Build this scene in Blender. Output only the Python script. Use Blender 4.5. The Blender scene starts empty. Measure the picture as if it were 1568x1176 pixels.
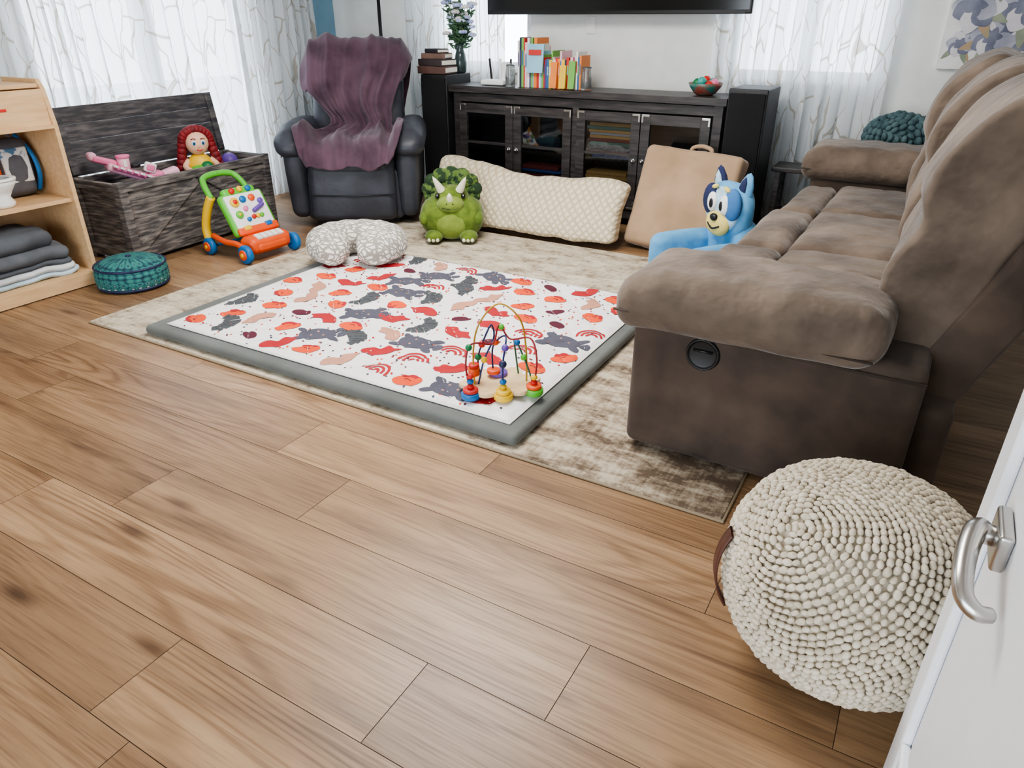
import bpy, bmesh, math, random
from mathutils import Vector, Matrix, noise
random.seed(7)
V=Vector
pi=math.pi
def lin(c):
    o=[]
    for x in c[:3]:
        x=x/255.
        o.append(x/12.92 if x<=.04045 else ((x+.055)/1.055)**2.4)
    return (o[0],o[1],o[2],1)
# ---------------------------------------------------------------- materials
def newmat(name):
    m=bpy.data.materials.new(name);m.use_nodes=True
    nt=m.node_tree
    return m,nt,nt.nodes['Principled BSDF']
def N(nt,t,**k):
    n=nt.nodes.new(t)
    for a,b in k.items():
        if a in n.inputs: n.inputs[a].default_value=b
        else: setattr(n,a,b)
    return n
def mixc(nt,fac,a,b,mode='MIX'):
    n=nt.nodes.new('ShaderNodeMix');n.data_type='RGBA';n.blend_type=mode
    for i,x in ((0,fac),(6,a),(7,b)):
        if isinstance(x,(int,float,tuple)): n.inputs[i].default_value=x
        else: nt.links.new(x,n.inputs[i])
    return n.outputs[2]
def ramp(nt,src,stops):
    r=nt.nodes.new('ShaderNodeValToRGB')
    e=r.color_ramp.elements
    while len(e)<len(stops): e.new(.5)
    for i,(p,c) in enumerate(stops):
        e[i].position=p;e[i].color=c if len(c)==4 else (c[0],c[1],c[2],1)
    nt.links.new(src,r.inputs[0]);return r.outputs[0]
def mat(name,col,rough=.6,col2=None,vs=8,det=4,bump=0,bs=80,metal=0,sheen=0,spec=.5,coat=0,st=(1,1,1),lo=.35,hi=.65,trans=0,bst=(1,1,1),bd=.002,alpha=1):
    m,nt,p=newmat(name);L=nt.links
    c=lin(col);p.inputs['Base Color'].default_value=c
    p.inputs['Roughness'].default_value=rough;p.inputs['Metallic'].default_value=metal
    p.inputs['Specular IOR Level'].default_value=spec;p.inputs['Coat Weight'].default_value=coat
    p.inputs['Sheen Weight'].default_value=sheen;p.inputs['Sheen Roughness'].default_value=.4
    p.inputs['Transmission Weight'].default_value=trans;p.inputs['Alpha'].default_value=alpha
    tc=N(nt,'ShaderNodeTexCoord')
    if col2 is None: col2=tuple(x*.86 for x in col)
    mp=N(nt,'ShaderNodeMapping');mp.inputs['Scale'].default_value=st;L.new(tc.outputs['Object'],mp.inputs[0])
    nz=N(nt,'ShaderNodeTexNoise',Scale=vs,Detail=det);L.new(mp.outputs[0],nz.inputs['Vector'])
    L.new(ramp(nt,nz.outputs[0],[(lo,c),(hi,lin(col2))]),p.inputs['Base Color'])
    if bump:
        mb=N(nt,'ShaderNodeMapping');mb.inputs['Scale'].default_value=bst;L.new(tc.outputs['Object'],mb.inputs[0])
        nb=N(nt,'ShaderNodeTexNoise',Scale=bs,Detail=3);L.new(mb.outputs[0],nb.inputs['Vector'])
        b=N(nt,'ShaderNodeBump',Strength=bump,Distance=bd);L.new(nb.outputs[0],b.inputs['Height']);L.new(b.outputs[0],p.inputs['Normal'])
    return m
# ---------------------------------------------------------------- builder
def rboxgeo(size,r,seg=3,mid=4,puff=(0,0,0)):
    h=[s/2 for s in size];r=min(r,min(h)*.999)
    ax=[]
    for a in range(3):
        inn=h[a]-r
        e=[inn+r*math.tan(i/seg*pi/4) for i in range(seg+1)]
        m=[-inn+2*inn*i/mid for i in range(mid+1)]
        ax.append([-x for x in reversed(e)]+m[1:-1]+e)
    vs=[];key={};fs=[]
    def vid(p):
        k=tuple(round(x,5) for x in p)
        if k in key: return key[k]
        q=V([max(-(h[i]-r),min(h[i]-r,p[i])) for i in range(3)])
        d=V(p)-q;w=q+d.normalized()*r if d.length>1e-9 else V(p)
        o=w.copy()
        for a in range(3):
            if puff[a]:
                b,c=(a+1)%3,(a+2)%3
                o[a]+=puff[a]*(w[a]/h[a])*max(0,1-(w[b]/h[b])**2)*max(0,1-(w[c]/h[c])**2)
        key[k]=len(vs);vs.append(o);return key[k]
    for a in range(3):
        b,c=(a+1)%3,(a+2)%3
        for s in (-1,1):
            for i in range(len(ax[b])-1):
                for j in range(len(ax[c])-1):
                    q=[]
                    for (di,dj) in ((0,0),(1,0),(1,1),(0,1)):
                        p=[0,0,0];p[a]=s*h[a];p[b]=ax[b][i+di];p[c]=ax[c][j+dj];q.append(vid(p))
                    if s<0:q.reverse()
                    if len(set(q))>2: fs.append(list(dict.fromkeys(q)))
    return vs,fs
def RX(a):return Matrix.Rotation(math.radians(a),4,'X')
def RY(a):return Matrix.Rotation(math.radians(a),4,'Y')
def RZ(a):return Matrix.Rotation(math.radians(a),4,'Z')
def T(x,y,z):return Matrix.Translation((x,y,z))
def catmull(pts,n=6,closed=True):
    out=[];L=len(pts)
    rng=range(L) if closed else range(L-1)
    for i in rng:
        if closed: p0,p1,p2,p3=[V(pts[(i+k)%L]) for k in (-1,0,1,2)]
        else: p0,p1,p2,p3=[V(pts[max(0,min(L-1,i+k))]) for k in (-1,0,1,2)]
        for j in range(n):
            t=j/n
            out.append(.5*((2*p1)+(p2-p0)*t+(2*p0-5*p1+4*p2-p3)*t*t+(3*p1-p0-3*p2+p3)*t**3))
    if not closed: out.append(V(pts[-1]))
    return out
class B:
    def __init__(s,name,loc=(0,0,0),rot=0):
        s.name=name;s.loc=loc;s.rot=rot;s.bm=bmesh.new();s.mats=[]
    def mi(s,m):
        if m not in s.mats:s.mats.append(m)
        return s.mats.index(m)
    def add(s,vs,fs,m,M=None,smooth=True,f=None):
        i=s.mi(m);bv=[]
        for v in vs:
            v=V(v)
            if f:v=V(f(v))
            if M:v=M@v
            bv.append(s.bm.verts.new(v))
        for q in fs:
            try:
                fc=s.bm.faces.new([bv[k] for k in q]);fc.material_index=i;fc.smooth=smooth
            except ValueError:pass
    def rb(s,c,size,r,m,M=None,puff=(0,0,0),seg=3,mid=4,f=None):
        vs,fs=rboxgeo(size,r,seg,mid,puff)
        MM=T(*c)
        if M:MM=MM@M
        s.add(vs,fs,m,MM,True,f)
    def box(s,c,size,m,M=None):
        x,y,z=[k/2 for k in size]
        vs=[(-x,-y,-z),(x,-y,-z),(x,y,-z),(-x,y,-z),(-x,-y,z),(x,-y,z),(x,y,z),(-x,y,z)]
        fs=[(0,3,2,1),(4,5,6,7),(0,1,5,4),(1,2,6,5),(2,3,7,6),(3,0,4,7)]
        MM=T(*c)
        if M:MM=MM@M
        s.add(vs,fs,m,MM,False)
    def lathe(s,prof,m,M=None,seg=32,f=None,smooth=True):
        vs=[];fs=[];ids=[]
        for (r,z) in prof:
            if r<1e-6: vs.append((0,0,z));ids.append([len(vs)-1]*seg)
            else:
                ids.append(list(range(len(vs),len(vs)+seg)))
                vs+=[(r*math.cos(2*pi*k/seg),r*math.sin(2*pi*k/seg),z) for k in range(seg)]
        for a,b in zip(ids[:-1],ids[1:]):
            for k in range(seg):
                q=list(dict.fromkeys([a[k],a[(k+1)%seg],b[(k+1)%seg],b[k]]))
                if len(q)>2:fs.append(q)
        s.add(vs,fs,m,M,smooth,f)
    def cyl(s,c,r,h,m,M=None,seg=24,b=.1):
        e=min(r,h/2)*b
        MM=T(*c)
        if M:MM=MM@M
        s.lathe([(0,-h/2),(r-e,-h/2),(r,-h/2+e),(r,h/2-e),(r-e,h/2),(0,h/2)],m,MM,seg)
    def ball(s,c,rad,m,M=None,seg=20,f=None,k=2):
        if isinstance(rad,(int,float)):rad=(rad,)*3
        n=seg//2
        prof=[]
        for i in range(n+1):
            a=-pi/2+pi*i/n;prof.append((max(0,math.cos(a)),math.sin(a)))
        prof[0]=(0,-1);prof[-1]=(0,1)
        def ff(v):
            if k!=2:
                w=(abs(v[0])**k+abs(v[1])**k+abs(v[2])**k)**(1/k)
                v=v/w
            v=V((v[0]*rad[0],v[1]*rad[1],v[2]*rad[2]))
            return f(v) if f else v
        MM=T(*c)
        if M:MM=MM@M
        s.lathe(prof,m,MM,seg,ff)
    def tube(s,pts,r,m,seg=8,closed=False,M=None):
        pts=[V(p) for p in pts];n=len(pts)
        if isinstance(r,(int,float)):r=[r]*n
        vs=[];fs=[];up=V((0,0,1));prev=None
        for i in range(n):
            if closed:t=pts[(i+1)%n]-pts[i-1]
            else:t=pts[min(n-1,i+1)]-pts[max(0,i-1)]
            t.normalize()
            if prev is None:
                a=up.cross(t)
                if a.length<.1:a=V((1,0,0)).cross(t)
            else:
                a=prev-t*prev.dot(t)
            a.normalize();prev=a;b=t.cross(a)
            for k in range(seg):
                an=2*pi*k/seg;vs.append(pts[i]+(a*math.cos(an)+b*math.sin(an))*r[i])
        for i in range(n if closed else n-1):
            for k in range(seg):
                j=(i+1)%n
                fs.append((i*seg+k,i*seg+(k+1)%seg,j*seg+(k+1)%seg,j*seg+k))
        if not closed:
            fs.append(list(reversed(range(seg))));fs.append([(n-1)*seg+k for k in range(seg)])
        s.add(vs,fs,m,M)
    def prism(s,poly,d,m,M=None,smooth=False,bev=0):
        n=len(poly);P=[V((p[0],p[1],0)) for p in poly]
        c=sum(P,V())/n
        rings=[(0,0),(0,d)] if not bev else [(bev,0),(0,bev),(0,d-bev),(bev,d)]
        vs=[];fs=[]
        for (ins,z) in rings:
            for p in P:
                q=p+(c-p).normalized()*ins if ins else p
                vs.append((q.x,q.y,z))
        R=len(rings)
        for i in range(R-1):
            for k in range(n):
                fs.append((i*n+k,i*n+(k+1)%n,(i+1)*n+(k+1)%n,(i+1)*n+k))
        fs.append(list(reversed(range(n))));fs.append([(R-1)*n+k for k in range(n)])
        s.add(vs,fs,m,M,smooth)
    def loft(s,rings,m,M=None,cap=True,f=None):
        n=len(rings[0]);vs=[p for r in rings for p in r];fs=[]
        for i in range(len(rings)-1):
            for k in range(n):
                fs.append((i*n+k,i*n+(k+1)%n,(i+1)*n+(k+1)%n,(i+1)*n+k))
        if cap:
            fs.append(list(reversed(range(n))));fs.append([(len(rings)-1)*n+k for k in range(n)])
        s.add(vs,fs,m,M,True,f)
    def sweep(s,prof,y0,y1,r,m,M=None,seg=5,mid=5,bulge=0,f=None):
        P=[V((p[0],p[1])) for p in prof];c=sum(P,V((0,0)))/len(P)
        ys=[]
        for i in range(seg+1):
            a=pi/2*(1-i/seg);ys.append((y0+r*(1-math.sin(a)),r*(1-math.cos(a))))
        for i in range(1,mid):ys.append((y0+r+(y1-y0-2*r)*i/mid,0))
        for i in range(seg+1):
            a=pi/2*(i/seg);ys.append((y1-r+r*math.sin(a),r*(1-math.cos(a))))
        rings=[]
        for (y,ins) in ys:
            t=(y-y0)/(y1-y0)*2-1
            rings.append([V(((p+(c-p).normalized()*(ins-bulge*(1-t*t))).x,y,(p+(c-p).normalized()*(ins-bulge*(1-t*t))).y)) for p in P])
        s.loft(rings,m,M,True,f)
    def finish(s,bevel=0,sub=0,parent=None):
        bmesh.ops.recalc_face_normals(s.bm,faces=s.bm.faces)
        me=bpy.data.meshes.new(s.name);s.bm.to_mesh(me);s.bm.free()
        for m in s.mats:me.materials.append(m)
        o=bpy.data.objects.new(s.name,me);bpy.context.collection.objects.link(o)
        o.location=s.loc;o.rotation_euler=(0,0,math.radians(s.rot))
        if bevel:
            b=o.modifiers.new('bev','BEVEL');b.width=bevel;b.segments=2;b.limit_method='ANGLE';b.angle_limit=math.radians(50)
        if sub:
            b=o.modifiers.new('sub','SUBSURF');b.levels=sub;b.render_levels=sub
        if parent:o.parent=parent
        return o
def wrinkle(a=.01,s=5):
    def f(v):
        n1=noise.noise(V((v.x*s,v.y*s,v.z*s)));n2=noise.noise(V((v.x*s*2.7+5,v.y*s*2.7,v.z*s*2.7)));n3=noise.noise(V((v.x*s+9,v.y*s+3,v.z*s)))
        return V((v.x+a*n1+a*.4*n2,v.y+a*.4*n3,v.z+a*n3+a*.5*n2))
    return f
# ---------------------------------------------------------------- palette
M_wall=mat('wall_paint',(234,236,232),.9,(228,230,227),bump=.15,bs=90)
M_blue=mat('blue_accent_paint',(130,168,190),.9,(124,162,184),bump=.1,bs=90)
M_ceil=mat('ceiling_paint',(240,240,238),.95)
M_trim=mat('white_trim',(238,238,236),.45,(232,232,232))
M_doorw=mat('door_white',(240,242,246),.4,(236,238,242))
M_glassframe=mat('window_vinyl',(235,236,238),.4)
M_black=mat('black_plastic',(18,18,20),.4)
M_screen=mat('tv_screen',(6,7,10),.12,(8,9,12),spec=.6)
M_dkwood=mat('dark_stained_wood',(70,66,65),.42,(42,39,40),vs=6,st=(1,8,8),bump=.2,bs=30,bst=(1,8,8))
M_speaker=mat('speaker_black_ash',(40,39,42),.5,(30,30,32),vs=10,st=(6,6,1))
M_grille=mat('speaker_cloth',(22,22,24),.9,bump=.3,bs=300)
M_metal=mat('brushed_nickel',(200,198,194),.28,(185,183,180),metal=1)
M_leath=mat('charcoal_leather',(66,69,79),.5,(50,52,60),vs=5,bump=.5,bs=35,bd=.004)
M_leath2=mat('charcoal_piping',(36,38,44),.6)
M_suede=mat('brown_microsuede',(132,116,102),.85,(84,72,62),vs=4.5,det=12,bump=.7,bs=9,bd=.03,sheen=.25,lo=.32,hi=.68)
M_suede_d=mat('brown_microsuede_seam',(70,58,50),.9,(54,45,39),vs=3,det=8,bump=.3,bs=12,bd=.01,sheen=.1)
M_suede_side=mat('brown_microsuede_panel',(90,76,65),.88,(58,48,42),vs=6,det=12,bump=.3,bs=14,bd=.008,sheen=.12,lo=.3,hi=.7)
M_maple=mat('maple_ply',(218,184,142),.5,(206,168,124),vs=5,st=(8,1,8))
M_wood_l=mat('light_wood',(232,206,164),.5,(220,190,146),vs=8,st=(1,6,6))
def plain(n,c,r=.45,**k): return mat(n,c,r,tuple(x*.95 for x in c),**k)
C_red=plain('toy_red',(205,48,40));C_or=plain('toy_orange',(235,92,38));C_yel=plain('toy_yellow',(240,196,50))
C_grn=plain('toy_green',(98,190,62));C_blu=plain('toy_blue',(30,110,175));C_pur=plain('toy_purple',(110,80,170))
C_wht=plain('toy_white',(240,240,238));C_pink=plain('toy_pink',(240,130,175));C_lpink=plain('toy_light_pink',(248,190,212))
C_dgrn=plain('toy_dark_green',(30,120,70));C_navy=plain('toy_navy',(35,42,80));C_blk=plain('toy_black',(20,20,22))
# ---------------------------------------------------------------- camera
cd=bpy.data.cameras.new('camera');cam=bpy.data.objects.new('camera',cd);bpy.context.collection.objects.link(cam)
cam.location=(0,0,1.35);cam.rotation_euler=(math.radians(62.8),0,math.radians(30));cd.sensor_width=36;cd.lens=24.96;cd.clip_start=.02
bpy.context.scene.camera=cam
# ---------------------------------------------------------------- room
XL,XR,YF,YB,ZC=-4.92,2.6,-2.2,5.36,2.5
def planks():
    m,nt,p=newmat('wood_plank_floor');L=nt.links
    tc=N(nt,'ShaderNodeTexCoord');at=N(nt,'ShaderNodeAttribute');at.attribute_name='pk'
    off=N(nt,'ShaderNodeVectorMath',operation='SCALE');L.new(at.outputs['Color'],off.inputs[0]);off.inputs['Scale'].default_value=37
    ad=N(nt,'ShaderNodeVectorMath',operation='ADD');L.new(tc.outputs['Object'],ad.inputs[0]);L.new(off.outputs[0],ad.inputs[1])
    def mp(s):
        n=N(nt,'ShaderNodeMapping');n.inputs['Scale'].default_value=s;L.new(ad.outputs[0],n.inputs[0]);return n.outputs[0]
    big=N(nt,'ShaderNodeTexNoise',Scale=1,Detail=1.5,Roughness=.45,Distortion=.1);L.new(mp((.5,5.2,1)),big.inputs['Vector'])
    mul=N(nt,'ShaderNodeMath',operation='MULTIPLY');L.new(big.outputs[0],mul.inputs[0]);mul.inputs[1].default_value=130
    sn=N(nt,'ShaderNodeMath',operation='SINE');L.new(mul.outputs[0],sn.inputs[0])
    hf=N(nt,'ShaderNodeMath',operation='MULTIPLY_ADD');L.new(sn.outputs[0],hf.inputs[0]);hf.inputs[1].default_value=.5;hf.inputs[2].default_value=.5
    rings=ramp(nt,hf.outputs[0],[(0.0,(.62,.55,.49)),(.4,(.94,.92,.90)),(1.0,(1,1,1))])
    fine=N(nt,'ShaderNodeTexNoise',Scale=1,Detail=5,Roughness=.6);L.new(mp((4,140,1)),fine.inputs['Vector'])
    med=N(nt,'ShaderNodeTexNoise',Scale=1,Detail=7,Roughness=.6,Distortion=.35);L.new(mp((.8,8,1)),med.inputs['Vector'])
    base=ramp(nt,med.outputs[0],[(.26,lin((104,80,60))),(.40,lin((146,117,89))),(.55,lin((168,137,105))),(.75,lin((186,156,123)))])
    msk=N(nt,'ShaderNodeTexNoise',Scale=1,Detail=2);L.new(mp((.8,3,1)),msk.inputs['Vector'])
    mk=ramp(nt,msk.outputs[0],[(.44,(.15,.15,.15)),(.64,(.85,.85,.85))])
    c1=mixc(nt,mk,base,mixc(nt,1.0,base,rings,'MULTIPLY'))
    dk=ramp(nt,fine.outputs[0],[(.36,lin((130,110,94))),(.52,(1,1,1,1))])
    c2=mixc(nt,.34,c1,dk,'MULTIPLY')
    sep=N(nt,'ShaderNodeSeparateColor');L.new(at.outputs['Color'],sep.inputs[0])
    tint=ramp(nt,sep.outputs[0],[(0,lin((212,205,200))),(.5,lin((240,237,233))),(1,(1.06,1.05,1.03,1))])
    c3=mixc(nt,1.0,c2,tint,'MULTIPLY')
    kn=N(nt,'ShaderNodeTexVoronoi',Scale=1);L.new(mp((1.5,5.5,1)),kn.inputs['Vector'])
    kr=ramp(nt,kn.outputs['Distance'],[(.0,lin((50,34,26))),(.04,lin((110,82,62))),(.16,(1,1,1,1))])
    c4=mixc(nt,.75,c3,kr,'MULTIPLY')
    L.new(c4,p.inputs['Base Color'])
    rr=ramp(nt,fine.outputs[0],[(.3,(.42,.42,.42)),(.7,(.32,.32,.32))]);L.new(rr,p.inputs['Roughness'])
    p.inputs['Specular IOR Level'].default_value=.5
    b=N(nt,'ShaderNodeBump',Strength=.12,Distance=.001);L.new(fine.outputs[0],b.inputs['Height']);L.new(b.outputs[0],p.inputs['Normal'])
    gap=mat('plank_gap',(92,72,55),.9)
    bm=bmesh.new();cl=bm.loops.layers.float_color.new('pk')
    W=.24;Ln=1.524
    known={.45:-1.33,.69:-.765,.93:-.456,1.17:-1.43,1.41:-1.77,1.65:-1.08}
    y=.21-W*10
    while y<YB:
        off=None
        for a,b2 in known.items():
            if abs(a-y)<.02:off=b2
        if off is None:off=random.random()*Ln
        x=off-Ln*math.ceil((off-XL)/Ln)
        while x<XR:
            x0,x1=max(XL,x+.0009),min(XR,x+Ln-.0009);y0,y1=max(YF,y+.0008),min(YB,y+W-.0008)
            if x1>x0 and y1>y0:
                f=bm.faces.new([bm.verts.new(q) for q in ((x0,y0,0),(x1,y0,0),(x1,y1,0),(x0,y1,0))])
                col=(random.random(),random.random(),random.random(),1)
                for l in f.loops:l[cl]=col
            x+=Ln
        y+=W
    f=bm.faces.new([bm.verts.new(q) for q in ((XL-.1,YF,-.0015),(XR+.1,YF,-.0015),(XR+.1,YB+.1,-.0015),(XL-.1,YB+.1,-.0015))]);f.material_index=1
    r=bmesh.ops.create_cube(bm,size=1,matrix=T((XL+XR)/2,(YF+YB)/2,-.053)@Matrix.Diagonal((XR-XL+.2,YB-YF+.2,.1,1)))
    for v in r['verts']:
        for ff in v.link_faces: ff.material_index=1
    me=bpy.data.meshes.new('floor');bm.to_mesh(me);bm.free();me.materials.append(m);me.materials.append(gap)
    o=bpy.data.objects.new('floor',me);bpy.context.collection.objects.link(o)
planks()
b=B('ceiling');b.box(((XL+XR)/2,(YF+YB)/2,ZC+.05),(XR-XL+.2,YB-YF+.2,.1),M_ceil);b.finish()
DY0,DY1=2.62,4.34
b=B('wall_left');x=XL-.06;t=.12
b.box((x,(YF+DY0)/2,1.25),(t,DY0-YF,2.5),M_wall)
b.box((x,(DY0+DY1)/2,(2.08+2.5)/2),(t,DY1-DY0,.42),M_wall)
b.box((x,(DY1+4.86)/2,1.25),(t,4.86-DY1,2.5),M_wall)
b.box((x,(4.86+YB)/2,1.25),(t,YB-4.86,2.5),M_blue)
b.finish()
b=B('wall_back');y=YB+.06
def wb(x0,x1,z0,z1):b.box(((x0+x1)/2,y,(z0+z1)/2),(x1-x0,t,z1-z0),M_wall)
W1=(-3.85,-2.93);W2=(-1.38,-.42);SZ=1.0;HZ=2.1
wb(XL-.12,W1[0],0,2.5);wb(W1[1],W2[0],0,2.5);wb(W2[1],XR+.12,0,2.5)
for w in (W1,W2):
    wb(w[0],w[1],0,SZ);wb(w[0],w[1],HZ,2.5)
b.finish()
b=B('wall_right');b.box((XR+.06,(YF+YB)/2,1.25),(t,YB-YF,2.5),M_wall);b.finish()
b=B('wall_front_light_block');y=YF-.06  # unseen wall added to cut fill behind camera; opening lets some sky in
wb(XL-.12,-3.2,0,2.5);wb(.4,XR+.12,0,2.5);wb(-3.2,.4,2.15,2.5);b.finish()
def windowframe(name,axis,a0,a1,z0,z1,pos,mids,wd=.045):
    b=B(name)
    def bar(c0,c1,zz0,zz1):
        if axis=='x':b.box(((c0+c1)/2,pos,(zz0+zz1)/2),(c1-c0,.07,zz1-zz0),M_glassframe)
        else:b.box((pos,(c0+c1)/2,(zz0+zz1)/2),(.07,c1-c0,zz1-zz0),M_glassframe)
    bar(a0,a0+wd,z0,z1);bar(a1-wd,a1,z0,z1);bar(a0+wd,a1-wd,z0,z0+wd);bar(a0+wd,a1-wd,z1-wd,z1)
    for mm in mids:bar(mm-wd*.8,mm+wd*.8,z0+wd,z1-wd)
    return b.finish(bevel=.004)
windowframe('window_1','x',W1[0],W1[1],SZ,HZ,YB+.06,[])
windowframe('window_2','x',W2[0],W2[1],SZ,HZ,YB+.06,[(W2[0]+W2[1])/2])
windowframe('window_3','y',DY0,DY1,0.0,2.08,XL-.05,[3.48],.07)
b=B('trim_1');b.box((W1[0]*.5+W1[1]*.5,YB-.012,SZ-.015),(W1[1]-W1[0]+.06,.045,.03),M_trim);b.finish(bevel=.004)
b=B('trim_2');b.box((W2[0]*.5+W2[1]*.5,YB-.012,SZ-.015),(W2[1]-W2[0]+.06,.045,.03),M_trim);b.finish(bevel=.004)
b=B('baseboard_back');b.box(((XL+XR)/2,YB-.008,.05),(XR-XL,.016,.1),M_trim);b.finish(bevel=.004)
b=B('baseboard_left');b.box((XL+.008,(YF+DY0)/2,.05),(.016,DY0-YF,.1),M_trim);b.box((XL+.008,(DY1+YB)/2,.05),(.016,YB-DY1-.02,.1),M_trim);b.finish(bevel=.004)
b=B('baseboard_right');b.box((XR-.008,(YF+YB)/2,.05),(.016,YB-YF,.1),M_trim);b.finish(bevel=.004)
M_patio=mat('patio_concrete',(205,206,205),.9,(190,190,188),vs=3)
b=B('ground_outside');b.box((-2,6,-.2),(34,34,.1),M_patio);b.finish()
# ---------------------------------------------------------------- curtains
def curtainmat(name,dens,tint):
    m,nt,p=newmat(name);L=nt.links
    uv=N(nt,'ShaderNodeTexCoord')
    nz=N(nt,'ShaderNodeTexNoise',Scale=4,Detail=2);L.new(uv.outputs['UV'],nz.inputs['Vector'])
    ad=N(nt,'ShaderNodeVectorMath',operation='SCALE');ad.inputs['Scale'].default_value=.16;L.new(nz.outputs['Color'],ad.inputs[0])
    a2=N(nt,'ShaderNodeVectorMath',operation='ADD');L.new(uv.outputs['UV'],a2.inputs[0]);L.new(ad.outputs[0],a2.inputs[1])
    mp=N(nt,'ShaderNodeMapping');mp.inputs['Scale'].default_value=(8,2.8,1);L.new(a2.outputs[0],mp.inputs[0])
    vo=N(nt,'ShaderNodeTexVoronoi',Scale=1,feature='DISTANCE_TO_EDGE');L.new(mp.outputs[0],vo.inputs['Vector'])
    ln=ramp(nt,vo.outputs['Distance'],[(.010,(1,1,1)),(.028,(0,0,0))])
    col=mixc(nt,ln,lin(tint),lin((192,186,176)))
    tr=N(nt,'ShaderNodeBsdfTransparent');tl=N(nt,'ShaderNodeBsdfTranslucent');df=N(nt,'ShaderNodeBsdfDiffuse')
    L.new(col,tl.inputs[0]);L.new(col,df.inputs[0])
    m1=N(nt,'ShaderNodeMixShader');m1.inputs[0].default_value=.42;L.new(df.outputs[0],m1.inputs[1]);L.new(tl.outputs[0],m1.inputs[2])
    fac=N(nt,'ShaderNodeMath',operation='MULTIPLY_ADD');L.new(ln,fac.inputs[0]);fac.inputs[1].default_value=.12;fac.inputs[2].default_value=dens
    m2=N(nt,'ShaderNodeMixShader');L.new(fac.outputs[0],m2.inputs[0]);L.new(tr.outputs[0],m2.inputs[1]);L.new(m1.outputs[0],m2.inputs[2])
    L.new(m2.outputs[0],nt.nodes['Material Output'].inputs[0]);return m
M_cur=curtainmat('sheer_curtain_fabric',.82,(240,244,247))
def curtain(name,axis,a0,a1,z0,z1,pos,amp,nf,seed,dirn):
    rnd=random.Random(seed)
    nx=int(nf*14);nz=14;bm=bmesh.new();uvl=bm.loops.layers.uv.new('UVMap')
    ph=[rnd.uniform(0,6.28) for _ in range(4)];g=[];L=0;us=[];prev=None
    for i in range(nx+1):
        s=i/nx
        w=math.sin(s*nf*2*pi+ph[0]+.9*math.sin(s*nf*1.1+ph[1]))
        a=a0+(a1-a0)*s+.012*math.sin(s*nf*4*pi+ph[2]);o=amp*w*(.6+.4*math.sin(s*5+ph[3]))
        if prev:L+=math.hypot(a-prev[0],o-prev[1])
        prev=(a,o);us.append(L);g.append((a,o))
    vs=[]
    for j in range(nz+1):
        t=j/nz;z=z0+(z1-z0)*t;row=[]
        for i,(a,o) in enumerate(g):
            k=1.15-.45*t;oo=o*k+.01*math.sin(6*t+i*.05)
            row.append(bm.verts.new((a,pos+dirn*oo,z) if axis=='x' else (pos+dirn*oo,a,z)))
        vs.append(row)
    for j in range(nz):
        for i in range(nx):
            f=bm.faces.new((vs[j][i],vs[j][i+1],vs[j+1][i+1],vs[j+1][i]));f.smooth=True
            for l,(ii,jj) in zip(f.loops,((i,j),(i+1,j),(i+1,j+1),(i,j+1))):l[uvl].uv=(us[ii],(z1-z0)*jj/nz)
    me=bpy.data.meshes.new(name);bm.to_mesh(me);bm.free();me.materials.append(M_cur)
    o=bpy.data.objects.new(name,me);bpy.context.collection.objects.link(o);return o
curtain('sheer_curtain','y',2.2,2.86,.02,2.25,XL+.13,.065,8,1,1)
curtain('sheer_curtain','y',2.88,3.45,.02,2.25,XL+.11,.05,4.5,2,1)
curtain('sheer_curtain','y',3.47,4.15,.02,2.25,XL+.11,.05,5,6,1)
curtain('sheer_curtain','y',4.17,4.93,.02,2.25,XL+.13,.065,9,3,1)
curtain('sheer_curtain','x',-4.05,-3.12,.12,2.25,YB-.09,.045,11,4,1)
curtain('sheer_curtain','x',-1.47,-.36,.06,2.25,YB-.09,.045,11,5,1)
for nm,p0,p1 in (('curtain_rod',(XL+.11,2.1,2.27),(XL+.11,5.05,2.27)),('curtain_rod',(-4.2,YB-.09,2.27),(-2.8,YB-.09,2.27)),('curtain_rod',(-1.6,YB-.09,2.27),(-.2,YB-.09,2.27))):
    b=B(nm);b.tube([p0,p1],.012,M_metal,12)
    for q in (p0,p1):b.ball(q,.025,M_metal,seg=12)
    for q,s in ((p0,.2),(p1,-.2)):
        d=(V(p1)-V(p0)).normalized()*s
        if abs(d.x)>.01: b.tube([V(q)+d,V((q[0]+d.x,YB,2.27))],.008,M_metal)
        else: b.tube([V(q)+d,V((XL,q[1]+d.y,2.27))],.008,M_metal)
    b.finish()
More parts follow.
